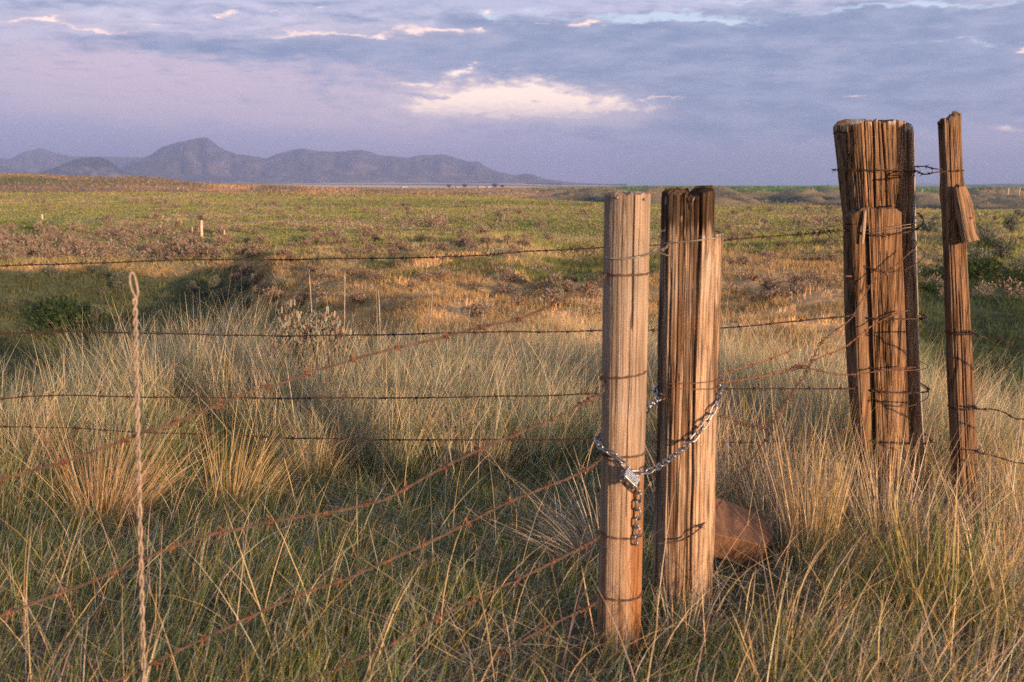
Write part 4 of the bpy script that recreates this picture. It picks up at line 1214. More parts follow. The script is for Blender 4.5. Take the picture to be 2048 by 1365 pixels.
def tussock(sw, cx, cy, R, n, h, cols, p, spread=.55, wind=(.25, .0), width=.0026, hv=.3, tipc=None, seed=0, curve=.6, seg=5):
    g = np.random.default_rng(seed + 1000)
    rr = R * np.sqrt(g.uniform(0, 1, n)); ph = g.uniform(0, 2 * math.pi, n)
    x = cx + rr * np.cos(ph); y = cy + rr * np.sin(ph)
    hh = h * np.clip(g.normal(1, hv, n), .35, 1.7)
    lx = spread * (rr / R) * np.cos(ph) + g.normal(0, .16, n) + wind[0]; ly = spread * (rr / R) * np.sin(ph) + g.normal(0, .16, n) + wind[1]
    ln = np.hypot(lx, ly)
    c = pick(n, cols, p, g=g)
    tp = None if tipc is None else c * .75 + .25 * np.array(tipc)[None] * g.uniform(.7, 1.2, (n, 1))
    sw.add(*blades(np.column_stack([x, y, H(x, y) - .02]), hh, np.arctan2(ly, lx), ln * .75, curve * ln * g.uniform(.4, 1.6, n), width * g.uniform(.6, 1.5, n), c, tip=tp, seg=seg, seed=seed))


def in_frame_mask(x, y, m=1.12): return (np.abs(x) < .515 * m * y + .35)


def fore_grass():
    sw = Sward(); g = np.random.default_rng(21)
    # a fine under-storey everywhere on the knoll
    def region(n, y0, y1, pw=1.0, marg=.9):
        y = y0 + (y1 - y0) * g.uniform(0, 1, n) ** pw
        x = g.uniform(-1, 1, n) * (.53 * y + marg)
        return x, y
    x, y = region(200000, 1.5, 7.4, .80)
    dens = fbm(x * 1.6, y * 1.6, seed=81, oct=3); k = g.uniform(0, 1, len(x)) < .62 + .5 * dens
    x, y = x[k], y[k]; n = len(x)
    patch = fbm(x * .9, y * .9, seed=82, oct=3)
    by_slab = (np.abs(x - .74) < .20) & (np.abs(y - 3.12) < .38)
    hh = np.where(by_slab, .4, 1.0) * (.15 + .05 * patch + .10 * sstep(y, 4.5, 5.4)) * np.clip(g.normal(1, .3, n), .4, 1.8)
    rgt = sstep(x - .2 * y, .05, .5)
    c = pick(n, [GREEN, OLIVE, SAGE, GOLD, GREY, STRAW], [.44, .22, .12, .07, .08, .07], g=g)
    st = (g.uniform(0, 1, n) < .30 * rgt + .25 * sstep(patch, .2, .8)); c[st] = pick(st.sum(), [STRAW, GOLD, MAUVE], [.4, .3, .3], g=g)
    az = g.uniform(0, 2 * math.pi, n); lean = np.abs(g.normal(.12, .16, n))
    lx = lean * np.cos(az) + .13; ly = lean * np.sin(az)
    sw.add(*blades(np.column_stack([x, y, H(x, y) - .01]), hh, np.arctan2(ly, lx), np.hypot(lx, ly), g.uniform(.1, .8, n), g.uniform(.0014, .0028, n) * (1 + .08 * y), c, seg=4, seed=5))
    # lying litter
    x, y = region(26000, 1.7, 7.0, .8); n = len(x)
    c = pick(n, [GREY, STRAW, MAUVE, PALE], [.5, .2, .2, .1], g=g)
    sw.add(*blades(np.column_stack([x, y, H(x, y) + g.uniform(0, .05, n)]), g.uniform(.10, .30, n), g.uniform(0, 6.28, n), g.uniform(1.0, 1.55, n), g.uniform(-.3, .3, n), g.uniform(.0015, .0028, n) * (1 + .1 * y), c, seg=3, seed=6))
    # bunch grass beyond the fence
    k = 0
    while k < 1700:
        yy = 4.65 + 3.2 * g.uniform() ** .9; xx = g.uniform(-1, 1) * (.53 * yy + .6)
        if xx > 1.0 and yy > 6.2 and g.uniform() < .3: continue
        if fbm(np.array([xx * 1.5]), np.array([yy * 1.5]), seed=83, oct=2)[0] < -.32: k += 1; continue
        edge = sstep(np.array([yy]), 4.2, 6.0)[0]
        n = int(g.uniform(100, 190))
        hgt = (.30 + .17 * edge) * g.uniform(.75, 1.2)
        dry = g.uniform()
        if dry < .62: cols, p = [SAGE, GREEN, PALE, GREY], [.54, .34, .06, .06]
        elif dry < .82: cols, p = [SAGE, PALE, STRAW, GREY, GREEN], [.30, .20, .24, .14, .12]
        else: cols, p = [STRAW, PALE, GOLD, MAUVE], [.45, .25, .15, .15]
        tussock(sw, xx, yy, g.uniform(.06, .15), n, hgt, cols, p, g.uniform(.45, .85), (g.normal(.16, .16), g.normal(0, .1)), .0024, tipc=STRAW if g.uniform() < .75 else GREY, seed=k, curve=.8)
        # seed stalks
        m = int(g.integers(3, 18))
        ph = g.uniform(0, 6.28, m); r_ = g.uniform(0, .12, m); x = xx + r_ * np.cos(ph); y = yy + r_ * np.sin(ph)
        lx = .18 * np.cos(ph) + g.normal(.16, .14, m); ly = .18 * np.sin(ph) + g.normal(0, .1, m)
        sw.add(*blades(np.column_stack([x, y, H(x, y)]), hgt * g.uniform(1.15, 1.75, m), np.arctan2(ly, lx), np.hypot(lx, ly), g.uniform(.1, 1.0, m), g.uniform(.0028, .0042, m), pick(m, [STRAW, PALE, MAUVE], [.55, .25, .2], g=g), seg=6, seed=k + 7))
        k += 1
    # straw stand on the right, round the corner post and the thin post
    for k in range(330):
        yy = g.uniform(2.35, 5.4); xx = g.uniform(.13 * yy + .12, .53 * yy + .35)
        if abs(xx - O1.x) < .12 and yy < 2.75: continue
        uu = u_of(np.array([xx]), np.array([yy]))[0]
        if 1385 < uu < 1590 and yy < 3.55: continue
        if yy < 3.3 and abs((xx - .75) - (3.3 - yy) * .75) < .22: continue
        cols, p = ([STRAW, GOLD, OLIVE, GREEN, MAUVE], [.30, .16, .18, .2, .16]) if g.uniform() < .55 else ([STRAW, MAUVE, PALE, GREY], [.35, .35, .15, .15])
        hgt = (.20 + .16 * sstep(np.array([yy]), 2.6, 4.2)[0]) * g.uniform(.7, 1.3)
        tussock(sw, xx, yy, g.uniform(.05, .14), int(g.uniform(40, 85)), hgt * (.42 if 1640 < uu < 2010 and yy < 3.95 else 1), cols, p, .5, (.10, 0), .0028, seed=2000 + k, curve=.6)
    # the tall stand behind the thin post and the corner post
    for k in range(150):
        yy = g.uniform(4.35, 6.3); xx = g.uniform(.29 * yy, .53 * yy + .5)
        hgt = g.uniform(.38, .55)
        tussock(sw, xx, yy, g.uniform(.06, .15), int(g.uniform(80, 140)), hgt, [SAGE, PALE, STRAW, GREEN, MAUVE], [.34, .18, .20, .18, .10], .5, (g.normal(.08, .15), 0), .0025, tipc=STRAW, seed=4000 + k, curve=.6)
        m = int(g.integers(4, 16)); ph = g.uniform(0, 6.28, m); r_ = g.uniform(0, .14, m); x = xx + r_ * np.cos(ph); y = yy + r_ * np.sin(ph)
        lx = .16 * np.cos(ph) + g.normal(.10, .18, m); ly = .1 * np.sin(ph)
        sw.add(*blades(np.column_stack([x, y, H(x, y)]), hgt * g.uniform(1.15, 1.65, m), np.arctan2(ly, lx), np.hypot(lx, ly), g.uniform(.1, .9, m), g.uniform(.0026, .004, m), pick(m, [STRAW, PALE, MAUVE], [.5, .25, .25], g=g), seg=6, seed=4500 + k))
    # scattered long stalks in the near grass
    x, y = region(900, 1.9, 4.6, 1.0, .3); n = len(x)
    lx = g.normal(.25, .35, n); ly = g.normal(0, .2, n)
    sw.add(*blades(np.column_stack([x, y, H(x, y)]), g.uniform(.25, .5, n), np.arctan2(ly, lx), np.hypot(lx, ly), g.uniform(0, 1.2, n), g.uniform(.002, .0036, n), pick(n, [STRAW, PALE, MAUVE, GOLD], [.5, .2, .2, .1], g=g), seg=6, seed=9))
    # grass behind and beside the camera, out of the picture, that the low sun comes through
    x = g.uniform(-3, 7, 14000); y = g.uniform(-6, 2.2, 14000); k = ~in_frame_mask(x, y, 1.0) & (np.hypot(x, y) > .9)
    x, y = x[k], y[k]; n = len(x)
    sw.add(*blades(np.column_stack([x, y, H(x, y)]), g.uniform(.12, .30, n), g.uniform(0, 6.28, n), g.uniform(0, .5, n), g.uniform(0, .8, n), g.uniform(.006, .012, n), pick(n, [GREEN, STRAW, SAGE], [.4, .4, .2], g=g), seg=3, seed=10))
    sw.make('prairie_grass', kind='stuff')


fore_grass()

# single tussocks that stand out
def lone_tussock(u, v, y, R, n, h, cols, p, label, spread=.6, wind=(.2, 0), width=.003, seed=0, curve=.7, hv=.3):
    b = at(u, v, y); sw = Sward()
    tussock(sw, b.x, y, R, n, h, cols, p, spread, wind, width, hv, seed=seed, curve=curve)
    sw.make('grass_tussock', org=Vector((b.x, y, float(H(b.x, y)))), label=label, cat='grass tussock', group='bunch grass tussocks')


lone_tussock(215, 1010, 4.05, .13, 620, .36, [STRAW, GOLD, RED, MAUVE], [.4, .25, .25, .1], 'big straw and rust coloured tussock left of the gate stay', .62, (.26, 0), .0024, seed=501, hv=.45)
lone_tussock(640, 900, 4.75, .12, 420, .30, [STRAW, RED, GOLD, SAGE], [.35, .3, .2, .15], 'reddish tussock at the centre, under the lowest long strand', .7, (.22, 0), seed=502)
lone_tussock(330, 790, 5.6, .15, 420, .52, [STRAW, PALE, MAUVE], [.6, .25, .15], 'tall pale straw tussock behind the looped top of the stay', .8, (.22, 0), seed=503)
lone_tussock(480, 960, 4.3, .13, 380, .34, [STRAW, GOLD, OLIVE], [.5, .3, .2], 'leaning golden tussock right of the gate stay', .6, (.45, 0), .0023, seed=504, hv=.45)
lone_tussock(1625, 1110, 3.35, .06, 170, .44, [STRAW, GOLD], [.7, .3], 'narrow upright golden tussock right of the brown slab', .22, (-.02, 0), seed=505, curve=.3)
lone_tussock(1765, 1120, 3.6, .20, 560, .33, [MAUVE, STRAW, PALE], [.5, .35, .15], 'dense mauve straw tussock heaped against the foot of the corner post', .75, (-.08, 0), .0034, seed=506, curve=.25, hv=.35)
lone_tussock(1185, 1010, 3.4, .08, 150, .36, [MAUVE, PALE, GREY], [.5, .3, .2], 'flattened mauve tussock just left of the pale gate post', .5, (-.7, 0), seed=507)
lone_tussock(1150, 830, 5.0, .13, 260, .40, [PALE, SAGE, STRAW], [.4, .4, .2], 'pale tussock left of the gate post behind the second gate wire', .7, (-.1, 0), seed=508)
lone_tussock(1900, 1180, 2.9, .14, 340, .34, [OLIVE, GREEN, GOLD, STRAW], [.3, .3, .2, .2], 'green and gold tussock below the foot of the thin post', .5, (.1, 0), seed=509)

# ------------------------------------------------------------------ grass cover of the far bank and the plain
def cover_grass():
    g = np.random.default_rng(33); sw = Sward()

    def scatter(n, r0, r1, h, w, nb, seed, jit=.12, keepf=None, spread=.0035, boost=1.0):
        r = np.exp(g.uniform(math.log(r0), math.log(r1), n)); a = g.uniform(-.50, .50, n)
        x = r * np.sin(a); y = r * np.cos(a)
        if keepf is not None:
            k = keepf(x, y, r); x, y, r = x[k], y[k], r[k]; n = len(x)
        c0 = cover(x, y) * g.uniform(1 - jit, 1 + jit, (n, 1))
        X = np.repeat(x, nb) + g.normal(0, 1, n * nb) * spread * np.repeat(r, nb); Y = np.repeat(y, nb) + g.normal(0, 1, n * nb) * spread * np.repeat(r, nb)
        R = np.repeat(r, nb); c = np.repeat(c0, nb, 0) * boost * g.uniform(.85, 1.15, (n * nb, 1)) * g.uniform(.95, 1.05, (n * nb, 3))
        sw.add(*blades(np.column_stack([X, Y, H(X, Y) - .01]), h(R) * g.uniform(.5, 1.4, n * nb), g.uniform(0, 6.28, n * nb), g.uniform(.05, .6, n * nb), g.uniform(0, .6, n * nb), w(R) * g.uniform(.6, 1.4, n * nb), c, seg=2, seed=seed))

    def bankk(x, y, r):
        u = u_of(x, y); n2 = fbm(x * .9, y * .9, seed=52, oct=3); n = fbm(x * .15, y * .15, seed=51, oct=4)
        sand = ((np.abs(u - 1090) < 210) & (r < 30) | (np.abs(u - 1550) < 140) & (r < 29)) & (n2 + n > -.3)
        return ~(sand & (g.uniform(0, 1, len(x)) < .85)) & (fbm(x * .8, y * .8, seed=92, oct=2) + g.uniform(-.5, .5, len(x)) > -.25)
    scatter(60000, 12, 54, lambda r: .12 + .002 * r, lambda r: .0005 * r, 6, 1, .25, bankk, .0025, 1.25)
    scatter(42000, 40, 235, lambda r: .06 + .0005 * r, lambda r: .0010 * r, 6, 2, .10, None, .004, 1.1)
    scatter(30000, 200, 1400, lambda r: .25 + .0007 * r, lambda r: .0016 * r, 3, 3, .14, lambda x, y, r: ~((u_of(x, y) > 960) & (r > 215) & (r < 470) & (g.uniform(0, 1, len(x)) < .75)), .003, 1.0)
    sw.make('meadow_grass', kind='stuff')


cover_grass()

# ------------------------------------------------------------------ shrubs
def bush_mesh(name, seed, leaves, size, cols, p, stems=7, lobes=7, flat=.75, leafsz=.05, reach=.27):
    """a shrub of unit width: many small leaf sprays spread through uneven lobes, plus woody stems"""
    g = np.random.default_rng(seed)
    L = []
    for k in range(lobes):
        a = g.uniform(0, 6.28); r = g.uniform(.03, reach)
        L.append((r * math.cos(a), r * math.sin(a), g.uniform(.2, .5) * flat, g.uniform(.13, .24)))
    L = np.array(L)
    i = g.integers(0, lobes, leaves)
    d = g.normal(0, 1, (leaves, 3)); d /= np.linalg.norm(d, axis=1)[:, None]
    rad = g.uniform(.35, 1, leaves) ** .6 * g.uniform(.85, 1.18, leaves)
    P = L[i, :3] + d * (L[i, 3] * rad)[:, None]
    P[:, 2] = np.abs(P[:, 2])
    up = d * .7 + g.normal(0, .35, (leaves, 3)) + np.array([0, 0, .55]); up /= np.linalg.norm(up, axis=1)[:, None]
    sd = np.cross(up, g.normal(0, 1, (leaves, 3))); sd /= np.linalg.norm(sd, axis=1)[:, None]
    s = leafsz * g.uniform(.6, 1.5, leaves)[:, None]
    V = np.stack([P - sd * s * .32, P + sd * s * .32, P + up * s * 1.3 + sd * s * .2, P + up * s * 1.3 - sd * s * .2], 1).reshape(-1, 3)
    Q = np.arange(leaves * 4).reshape(-1, 4)
    C = np.repeat(pick(leaves, cols, p, .22, g), 4, 0)
    G = Geo(); G.add(V, Q)
    n0 = G.n
    for k in range(stems):
        q = L[k % lobes]; m = np.array([q[0] * .5, q[1] * .5, q[2] * .45]) + g.normal(0, .03, 3)
        G.tube(np.array([(q[0] * .1, q[1] * .1, -.05), m, q[:3]]), [.022, .016, .008], 5)
    C = np.vstack([C, np.repeat(np.array([[.13, .10, .08]]), G.n - n0, 0)])
    return G.mesh(name, M_LEAF, False, C)


TAN = np.array([.25, .175, .125]); SILV = np.array([.22, .21, .17]); DKS = np.array([.085, .07, .055]); BRN = np.array([.19, .125, .095])
SB = [bush_mesh('sagebrush', 600 + k, 900, 1, [TAN, SILV, DKS, BRN], [.38, .2, .16, .26], lobes=6 + k % 4, flat=(.7, .85, .6, .95, .75)[k % 5], leafsz=.036) for k in range(5)]
SBG = [bush_mesh('sagebrush', 650 + k, 900, 1, [np.array([.125, .135, .105]), DKS, np.array([.085, .10, .07])], [.45, .2, .35], lobes=7, flat=.8, leafsz=.038) for k in range(3)]  # sage leaves in darker colours, painting in the shade where these bushes stand
GRN = [bush_mesh('green_shrub', 680 + k, 2600, 1, [np.array([.026, .045, .016]), np.array([.036, .058, .020]), np.array([.02, .033, .013])], [.4, .35, .25], lobes=16, flat=.55, leafsz=.022, reach=.42, stems=12) for k in range(2)]
BIG = [bush_mesh('sagebrush', 690 + k, 5200, 1, [SILV, TAN, DKS, np.array([.20, .20, .15])], [.3, .3, .15, .25], lobes=11, flat=.95, leafsz=.022, stems=16) for k in range(2)]


def put_bush(me, x, y, s, name, label, group, cat='shrub', hz=1.0, sink=.03):
    o = link(name, me, loc=(x, y, float(H(x, y)) - sink * s), rot=(0, 0, random.uniform(0, 6.28)), label=label, cat=cat, group=group)
    o.scale = (s * random.uniform(.9, 1.15), s * random.uniform(.9, 1.15), s * hz * random.uniform(.8, 1.1))
    return o


def ground_hit(u, v, r0=12, r1=260):
    rs = np.exp(np.linspace(math.log(r0), math.log(r1), 1400)); d = ray(u, v); hl = math.hypot(d.x, d.y)
    x, y = rs * d.x / hl, rs * d.y / hl
    zr = CAMZ + rs * d.z / hl; i = np.argmax(H(x, y) > zr)
    return float(x[i]), float(y[i]), float(rs[i])


ind = 0
sites = []
g = np.random.default_rng(77)
# dense sage at the left edge of the plain
for k in range(80):
    u = g.uniform(-30, 400) if g.uniform() < .85 else g.uniform(380, 560); v = g.uniform(462, 522) if u < 330 else g.uniform(486, 520)
    sites.append((u, v, g.uniform(.55, 1.0), 'tan sagebrush in the dense belt along the left edge of the plain', 'dense sagebrush belt'))
# scattered over the plain
for k in range(105):
    u = g.uniform(-20, 1700); t = g.uniform() ** 1.2; v = 399 + 92 * t
    if u < 200 and 425 < v < 470: continue
    if 1190 < u < 1310 or 1325 < u < 1440: continue
    sites.append((u, v, g.uniform(.6, 1.1), 'small grey brown sagebrush scattered over the green plain', 'sagebrush scattered over the plain'))
# along the rim of the far bank
for k in range(36):
    u = g.uniform(480, 1200); v = g.uniform(482, 520) + (0 if u < 1000 else -2)
    sites.append((u, v, g.uniform(.6, 1.0), 'grey sagebrush along the rim above the eroded bank', 'sagebrush along the bank rim'))
for k in range(34):
    u = g.uniform(560, 1200); v = g.uniform(530, 640)
    sites.append((u, v, g.uniform(.4, .8), 'small brown sagebrush on the sunlit eroded bank left of the gate post', 'sagebrush on the sunlit bank'))
for k in range(18):
    u = g.uniform(1445, 1690); v = g.uniform(470, 640)
    sites.append((u, v, g.uniform(.3, .6), 'low sagebrush on the slope seen between cedar post and corner post', 'sagebrush between the posts'))
for k in range(18):
    u = g.uniform(1835, 2070); v = g.uniform(430, 560)
    sites.append((u, v, g.uniform(.6, 1.1), 'grey green sagebrush in the hollow around the thin post', 'sagebrush in the right hollow'))
for (u, v, s, lab, grp) in sites:
    s *= 1.2 if 'scattered' in lab else 1.0 if 'bank' in lab else 1.3
    x, y, r = ground_hit(u, v)
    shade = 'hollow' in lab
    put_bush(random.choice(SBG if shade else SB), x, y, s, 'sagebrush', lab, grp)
# beyond the three hundred nearest: the small sage that nobody could count
def far_sage():
    gg = np.random.default_rng(91); V, Q, C, n = [], [], [], 0
    spots = [(gg.uniform(-60, 430), gg.uniform(458, 524), .9) for _ in range(190)] + [(gg.uniform(-60, 2100), 395 + 72 * gg.uniform() ** 1.2, 1.15) for _ in range(420)] + [(gg.uniform(430, 1240), gg.uniform(484, 640), .45) for _ in range(90)] + [(gg.uniform(1445, 2080), gg.uniform(425, 600), .55) for _ in range(120)]
    for (u, v, s_) in spots:
        if u < 200 and 425 < v < 458: continue
        x, y, r = ground_hit(u, v); s_ *= gg.uniform(.6, 1.2); m = 110
        d = gg.normal(0, 1, (m, 3)); d /= np.linalg.norm(d, axis=1)[:, None]; d[:, 2] = np.abs(d[:, 2])
        P = d * (gg.uniform(.5, 1, m) ** .5)[:, None] * np.array([.5, .5, .55]) * s_ * (1 + .25 * vnoise(d[:, 0] * 3 + u, d[:, 1] * 3, d[:, 2] * 3))[:, None] + np.array([x, y, float(H(x, y))])
        sd = gg.normal(0, 1, (m, 3)); sd /= np.linalg.norm(sd, axis=1)[:, None]
        up = d + gg.normal(0, .4, (m, 3)); k = .055 * s_ * gg.uniform(.7, 1.4, m)[:, None]
        V.append(np.stack([P - sd * k * .4, P + sd * k * .4, P + up * k * 1.4 + sd * k * .3, P + up * k * 1.4 - sd * k * .3], 1).reshape(-1, 3))
        Q.append(np.arange(m * 4).reshape(-1, 4) + n); n += m * 4
        C.append(np.repeat(pick(m, [TAN, SILV, DKS, BRN], [.36, .2, .18, .26], .2, gg), 4, 0))
    link('small_sagebrush', mesh_from('small_sagebrush', np.vstack(V), np.vstack(Q), M_LEAF, False, np.vstack(C)), kind='stuff')


far_sage()
# shaded coulee at left: each told apart by its place
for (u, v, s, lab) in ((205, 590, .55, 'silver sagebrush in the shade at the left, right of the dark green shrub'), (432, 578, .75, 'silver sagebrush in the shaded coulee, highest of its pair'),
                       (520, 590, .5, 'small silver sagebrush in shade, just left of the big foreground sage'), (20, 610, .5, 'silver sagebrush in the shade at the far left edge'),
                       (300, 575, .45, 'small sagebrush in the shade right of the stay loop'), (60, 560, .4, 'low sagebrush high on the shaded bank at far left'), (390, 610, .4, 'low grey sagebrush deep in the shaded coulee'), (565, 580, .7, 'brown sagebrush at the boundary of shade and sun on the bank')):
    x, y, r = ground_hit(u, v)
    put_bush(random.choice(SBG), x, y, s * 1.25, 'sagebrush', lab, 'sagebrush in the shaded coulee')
for (u, v) in ((455, 540), (492, 552), (508, 574), (530, 588), (548, 606), (470, 566), (580, 622)):
    x, y, r = ground_hit(u, v)
    put_bush(random.choice(SB), x, y, g.uniform(.6, 1.0), 'sagebrush', 'brown sagebrush along the line where the shaded slope meets the sunlit bank', 'sagebrush on the shade line')
for k in range(16):
    u = g.uniform(-20, 500); v = g.uniform(545, 650)
    x, y, r = ground_hit(u, v)
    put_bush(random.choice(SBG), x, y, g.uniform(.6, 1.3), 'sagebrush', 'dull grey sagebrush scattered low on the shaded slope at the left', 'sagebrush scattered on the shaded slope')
for (u, v, s, lab) in ((125, 655, 3.6, 'broad dark green shrub in the shaded coulee at far left'), (1960, 555, 3.0, 'dark green shrub in the hollow just right of the thin post'), (1870, 560, 1.6, 'dark green shrub in the hollow between corner post and thin post'), (2040, 575, 1.8, 'dark green shrub at the right edge of the picture'), (1990, 500, 1.3, 'small dark green shrub higher up the hollow, right of the thin post'), (1850, 590, 1.5, 'dark green shrub low in the hollow, touching the edge of the corner post')):
    x, y, r = ground_hit(u, v)
    put_bush(random.choice(GRN), x, y, s, 'green_shrub', lab, 'dark green shrubs', hz=.75)
# shrubs standing at the brink of the knoll
for (u, y, s, v, lab) in ((630, 6.2, .66, 1.55, 'big twiggy sagebrush at the brink of the knoll, upper left centre'), (325, 7.2, .6, 1.25, 'silver sagebrush at the brink, half hidden by the tall straw tussock'),
                          (110, 7.0, .6, 1.2, 'silver sagebrush at the brink of the knoll at far left'), (1650, 6.4, .5, 1.7, 'blue grey sagebrush in the tall grass left of the corner post')):
    p = at(u, 600, y)
    o = put_bush(random.choice(BIG), p.x, y, s * 1.2, 'sagebrush', lab, 'sagebrush at the brink', hz=v, sink=0)


# dead flower stalks
def stalk(u0, v0, u1, v1, y, label):
    a, b = at(u0, v0, y), at(u1, v1, y)
    base = Vector((a.x, a.y, float(H(a.x, a.y)))); g_ = Geo()
    m = (base + b) / 2 + Vector((.012, 0, 0))
    P = spline([base, m, b], .01); n = len(P); 
    w = np.interp(np.linspace(0, 1, n), [0, .6, .75, .95, 1], [.0028, .0022, .0034, .0032, .001]) * (1 + .35 * fbm(np.arange(n) * .8, np.zeros(n), seed=int(u0), oct=2))
    g_.tube(P - np.array(base), w, 6)
    m_, nt, bs = new_mat("dead_stalk"); bs.inputs['Base Color'].default_value = (.36, .29, .24, 1); bs.inputs['Roughness'].default_value = .9
    n_ = noise_n(nt, 120, 4); nt.links.new(ramp(nt, n_, [(.35, (.16, .12, .10)), (.65, (.34, .28, .23))]), bs.inputs['Base Color'])
    link('dead_stalk', g_.mesh('dead_stalk', m_), loc=base, label=label, cat='plant stalk', group='dead flower stalks at the brink')


stalk(672, 660, 690, 540, 6.4, 'tallest pale dead flower stalk, right of the big sagebrush')
stalk(624, 690, 618, 538, 6.4, 'dead flower stalk rising out of the big sagebrush')
stalk(756, 660, 757, 578, 6.5, 'thin upright dead stalk standing alone in the grass at centre')
stalk(830, 650, 866, 580, 6.5, 'thin dead stalk leaning right near the sandy bank')

# ------------------------------------------------------------------ far things
M_OLDPOST, nt_, b_ = new_mat("far_post_wood"); b_.inputs['Base Color'].default_value = (.45, .33, .22, 1); b_.inputs['Roughness'].default_value = .9
nt_.links.new(ramp(nt_, noise_n(nt_, 8, 4), [(.3, (.34, .24, .16)), (.7, (.55, .42, .30))]), b_.inputs['Base Color'])


def far_post(u, v_top, v_base, r0, label, w=.14, name='fence_post', group=None, r=None):
    if r is None: x, y, r = ground_hit(u, v_base, r0)
    else:
        d = ray(u, v_base); hl = math.hypot(d.x, d.y); x, y = r * d.x / hl, r * d.y / hl
    z = float(H(x, y)); h = (CAMZ + r * ray(u, v_top).z / math.hypot(*ray(u, v_top)[:2])) - z
    g_ = Geo(); g_.tube([(0, 0, -.3), (0, 0, h * .5), (.02 * h, 0, h * .93), (.025 * h, 0, h)], [w / 2, w / 2 * .95, w / 2 * .8, w / 2 * .45], 9)
    return link(name, g_.mesh(name, M_OLDPOST), loc=(x, y, z), label=label, cat='post', group=group), h


fp, fh = far_post(404, 440, 478, 45, 'pale wooden fence post with a dark top, standing alone on the green plain at left', .16)
g_ = Geo(); g_.tube([(.02, 0, fh * .98), (.03, 0, fh * 1.12), (.03, 0, fh * 1.2)], [.09, .07, .02], 8); link('dark_cap', g_.mesh('dark_cap', M_DARKW), fp)
far_post(385, 455, 472, 45, 'short dark stake left of the pale fence post', .07)
far_post(449, 460, 476, 45, 'short rusty stake right of the pale fence post', .09)
far_post(85, 429, 440, 50, 'short orange lit stake at the edge of the smooth green field', .14)
far_post(322, 450, 468, 45, 'thin short stake on the plain left of the fence post', .05)
for k, (u, vt, vb, r) in enumerate(((1625, 376, 383, 520), (1660, 378, 386, 520), (1844, 379, 388, 480), (1950, 381, 389, 430), (2016, 376, 392, 420), (2039, 376, 387, 470))):
    far_post(u, vt, vb, 300, ('faint pale post in the far green field, leftmost of the row', 'faint pale post in the far green field just left of the corner post', 'faint pale post in the far green field between corner and thin post', 'faint pale post in the far green field right of the thin post', 'taller pale post in the far green field near the right edge', 'faint pale post in the far green field at the right edge')[k], .35, 'field_post', 'pale posts in the far green field', r=r)


def gable(u, v, r, w, d, h, wallc, roofc, label, name='farm_building'):
    dd = ray(u, v); hl = math.hypot(dd.x, dd.y); x, y = r * dd.x / hl, r * dd.y / hl
    z = float(H(x, y)) - .5
    def pm(n, c):
        m, nt, b = new_mat(n); nt.links.new(ramp(nt, noise_n(nt, 1.5, 3), [(.3, tuple(.85 * q for q in c)), (.7, c)]), b.inputs['Base Color']); b.inputs['Roughness'].default_value = .7; return m
    root = link(name, None, loc=(x, y, z), rot=(0, 0, .3), label=label, cat='farm building', group='distant farm buildings')
    hw, hd = w / 2, d / 2
    V = [(-hw, -hd, 0), (hw, -hd, 0), (hw, hd, 0), (-hw, hd, 0), (-hw, -hd, h), (hw, -hd, h), (hw, hd, h), (-hw, hd, h), (-hw, 0, h * 1.45), (hw, 0, h * 1.45)]
    me = mesh_from('wall', V, [np.array([(0, 1, 5, 4), (2, 3, 7, 6)]), np.array([(1, 2, 6, 9, 5), (3, 0, 4, 8, 7)])], pm('farm_wall', wallc), False); link('wall', me, root)
    e = .4
    R = [(-hw - e, -hd - e, h * .98), (hw + e, -hd - e, h * .98), (hw + e, 0, h * 1.5), (-hw - e, 0, h * 1.5), (-hw - e, hd + e, h * .98), (hw + e, hd + e, h * .98)]
    Rt = [(a, b, c + .25) for a, b, c in R]
    me = mesh_from('roof', R + Rt, np.array([(0, 1, 2, 3), (3, 2, 5, 4), (6, 9, 8, 7), (9, 10, 11, 8), (0, 6, 7, 1), (4, 5, 11, 10)]), pm('farm_roof', roofc), False); link('roof', me, root)


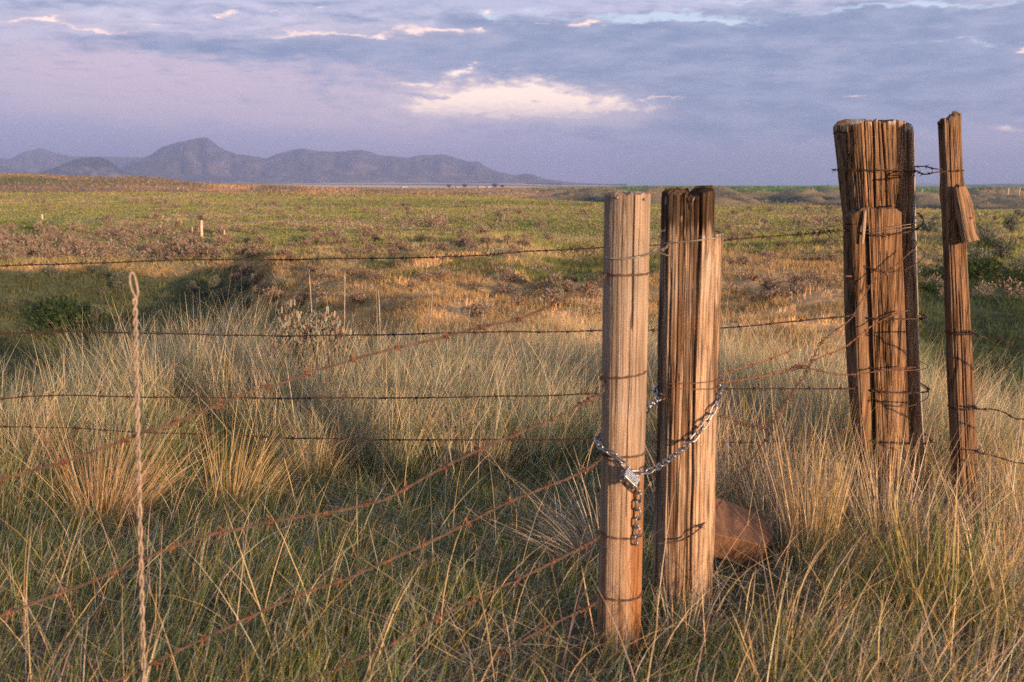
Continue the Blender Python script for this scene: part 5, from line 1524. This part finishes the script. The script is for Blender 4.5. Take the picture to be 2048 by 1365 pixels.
gable(808, 375, 1500, 8, 6, 2.6, (.28, .27, .27), (.24, .23, .24), 'lone tiny white farm building below the mountains')
for k, (u, w, wc, rc, lab) in enumerate(((915, 9, (.2, .18, .17), (.16, .15, .16), 'dark farm shed leftmost of the distant farmyard'), (962, 16, (.22, .21, .21), (.18, .18, .2), 'pale long farm barn in the middle of the distant farmyard'), (978, 9, (.28, .27, .26), (.16, .16, .18), 'small pale farm building rightmost in the distant farmyard'))):
    gable(u, 378, 1600, w * .6, 6, 2.4, wc, rc, lab)
TREEM = bush_mesh('farm_tree', 720, 500, 1, [np.array([.04, .055, .03]), np.array([.03, .04, .025])], [.5, .5], lobes=8, flat=1.1, leafsz=.09)
for k, (u, s, lab) in enumerate(((898, 9, 'dark farm tree leftmost in the distant farmyard'), (930, 10, 'dark farm tree right of the dark shed'), (990, 11, 'dark farm tree right of the pale farm buildings'), (1005, 8, 'small dark farm tree, rightmost of the farmyard'))):
    dd = ray(u, 378); hl = math.hypot(dd.x, dd.y); x, y = 1620 * dd.x / hl, 1620 * dd.y / hl
    o = link('farm_tree', TREEM, loc=(x, y, float(H(x, y)) - .5), label=lab, cat='tree', group='trees of the distant farmyard'); o.scale = (s, s, s * .8)

# ------------------------------------------------------------------ the evening haze
def haze():
    m = bpy.data.materials.new("evening_haze"); m.use_nodes = True; nt = m.node_tree; nt.nodes.clear()
    out = nt.nodes.new('ShaderNodeOutputMaterial'); v = nt.nodes.new('ShaderNodeVolumePrincipled')
    v.inputs['Color'].default_value = (.67, .715, 1.0, 1); v.inputs['Density'].default_value = 2.1e-4; v.inputs['Anisotropy'].default_value = .7
    nt.links.new(v.outputs[0], out.inputs['Volume'])
    x, y0, z0, z1 = 11600, 11600, -30, 285
    V = [(sx * x, sy * y0, z) for z in (z0, z1) for sx, sy in ((-1, -1), (1, -1), (1, 1), (-1, 1))]
    Q = np.array([(3, 2, 1, 0), (4, 5, 6, 7), (0, 1, 5, 4), (1, 2, 6, 5), (2, 3, 7, 6), (3, 0, 4, 7)])
    link('haze', mesh_from('haze', V, Q, m, False), kind='stuff')


haze()
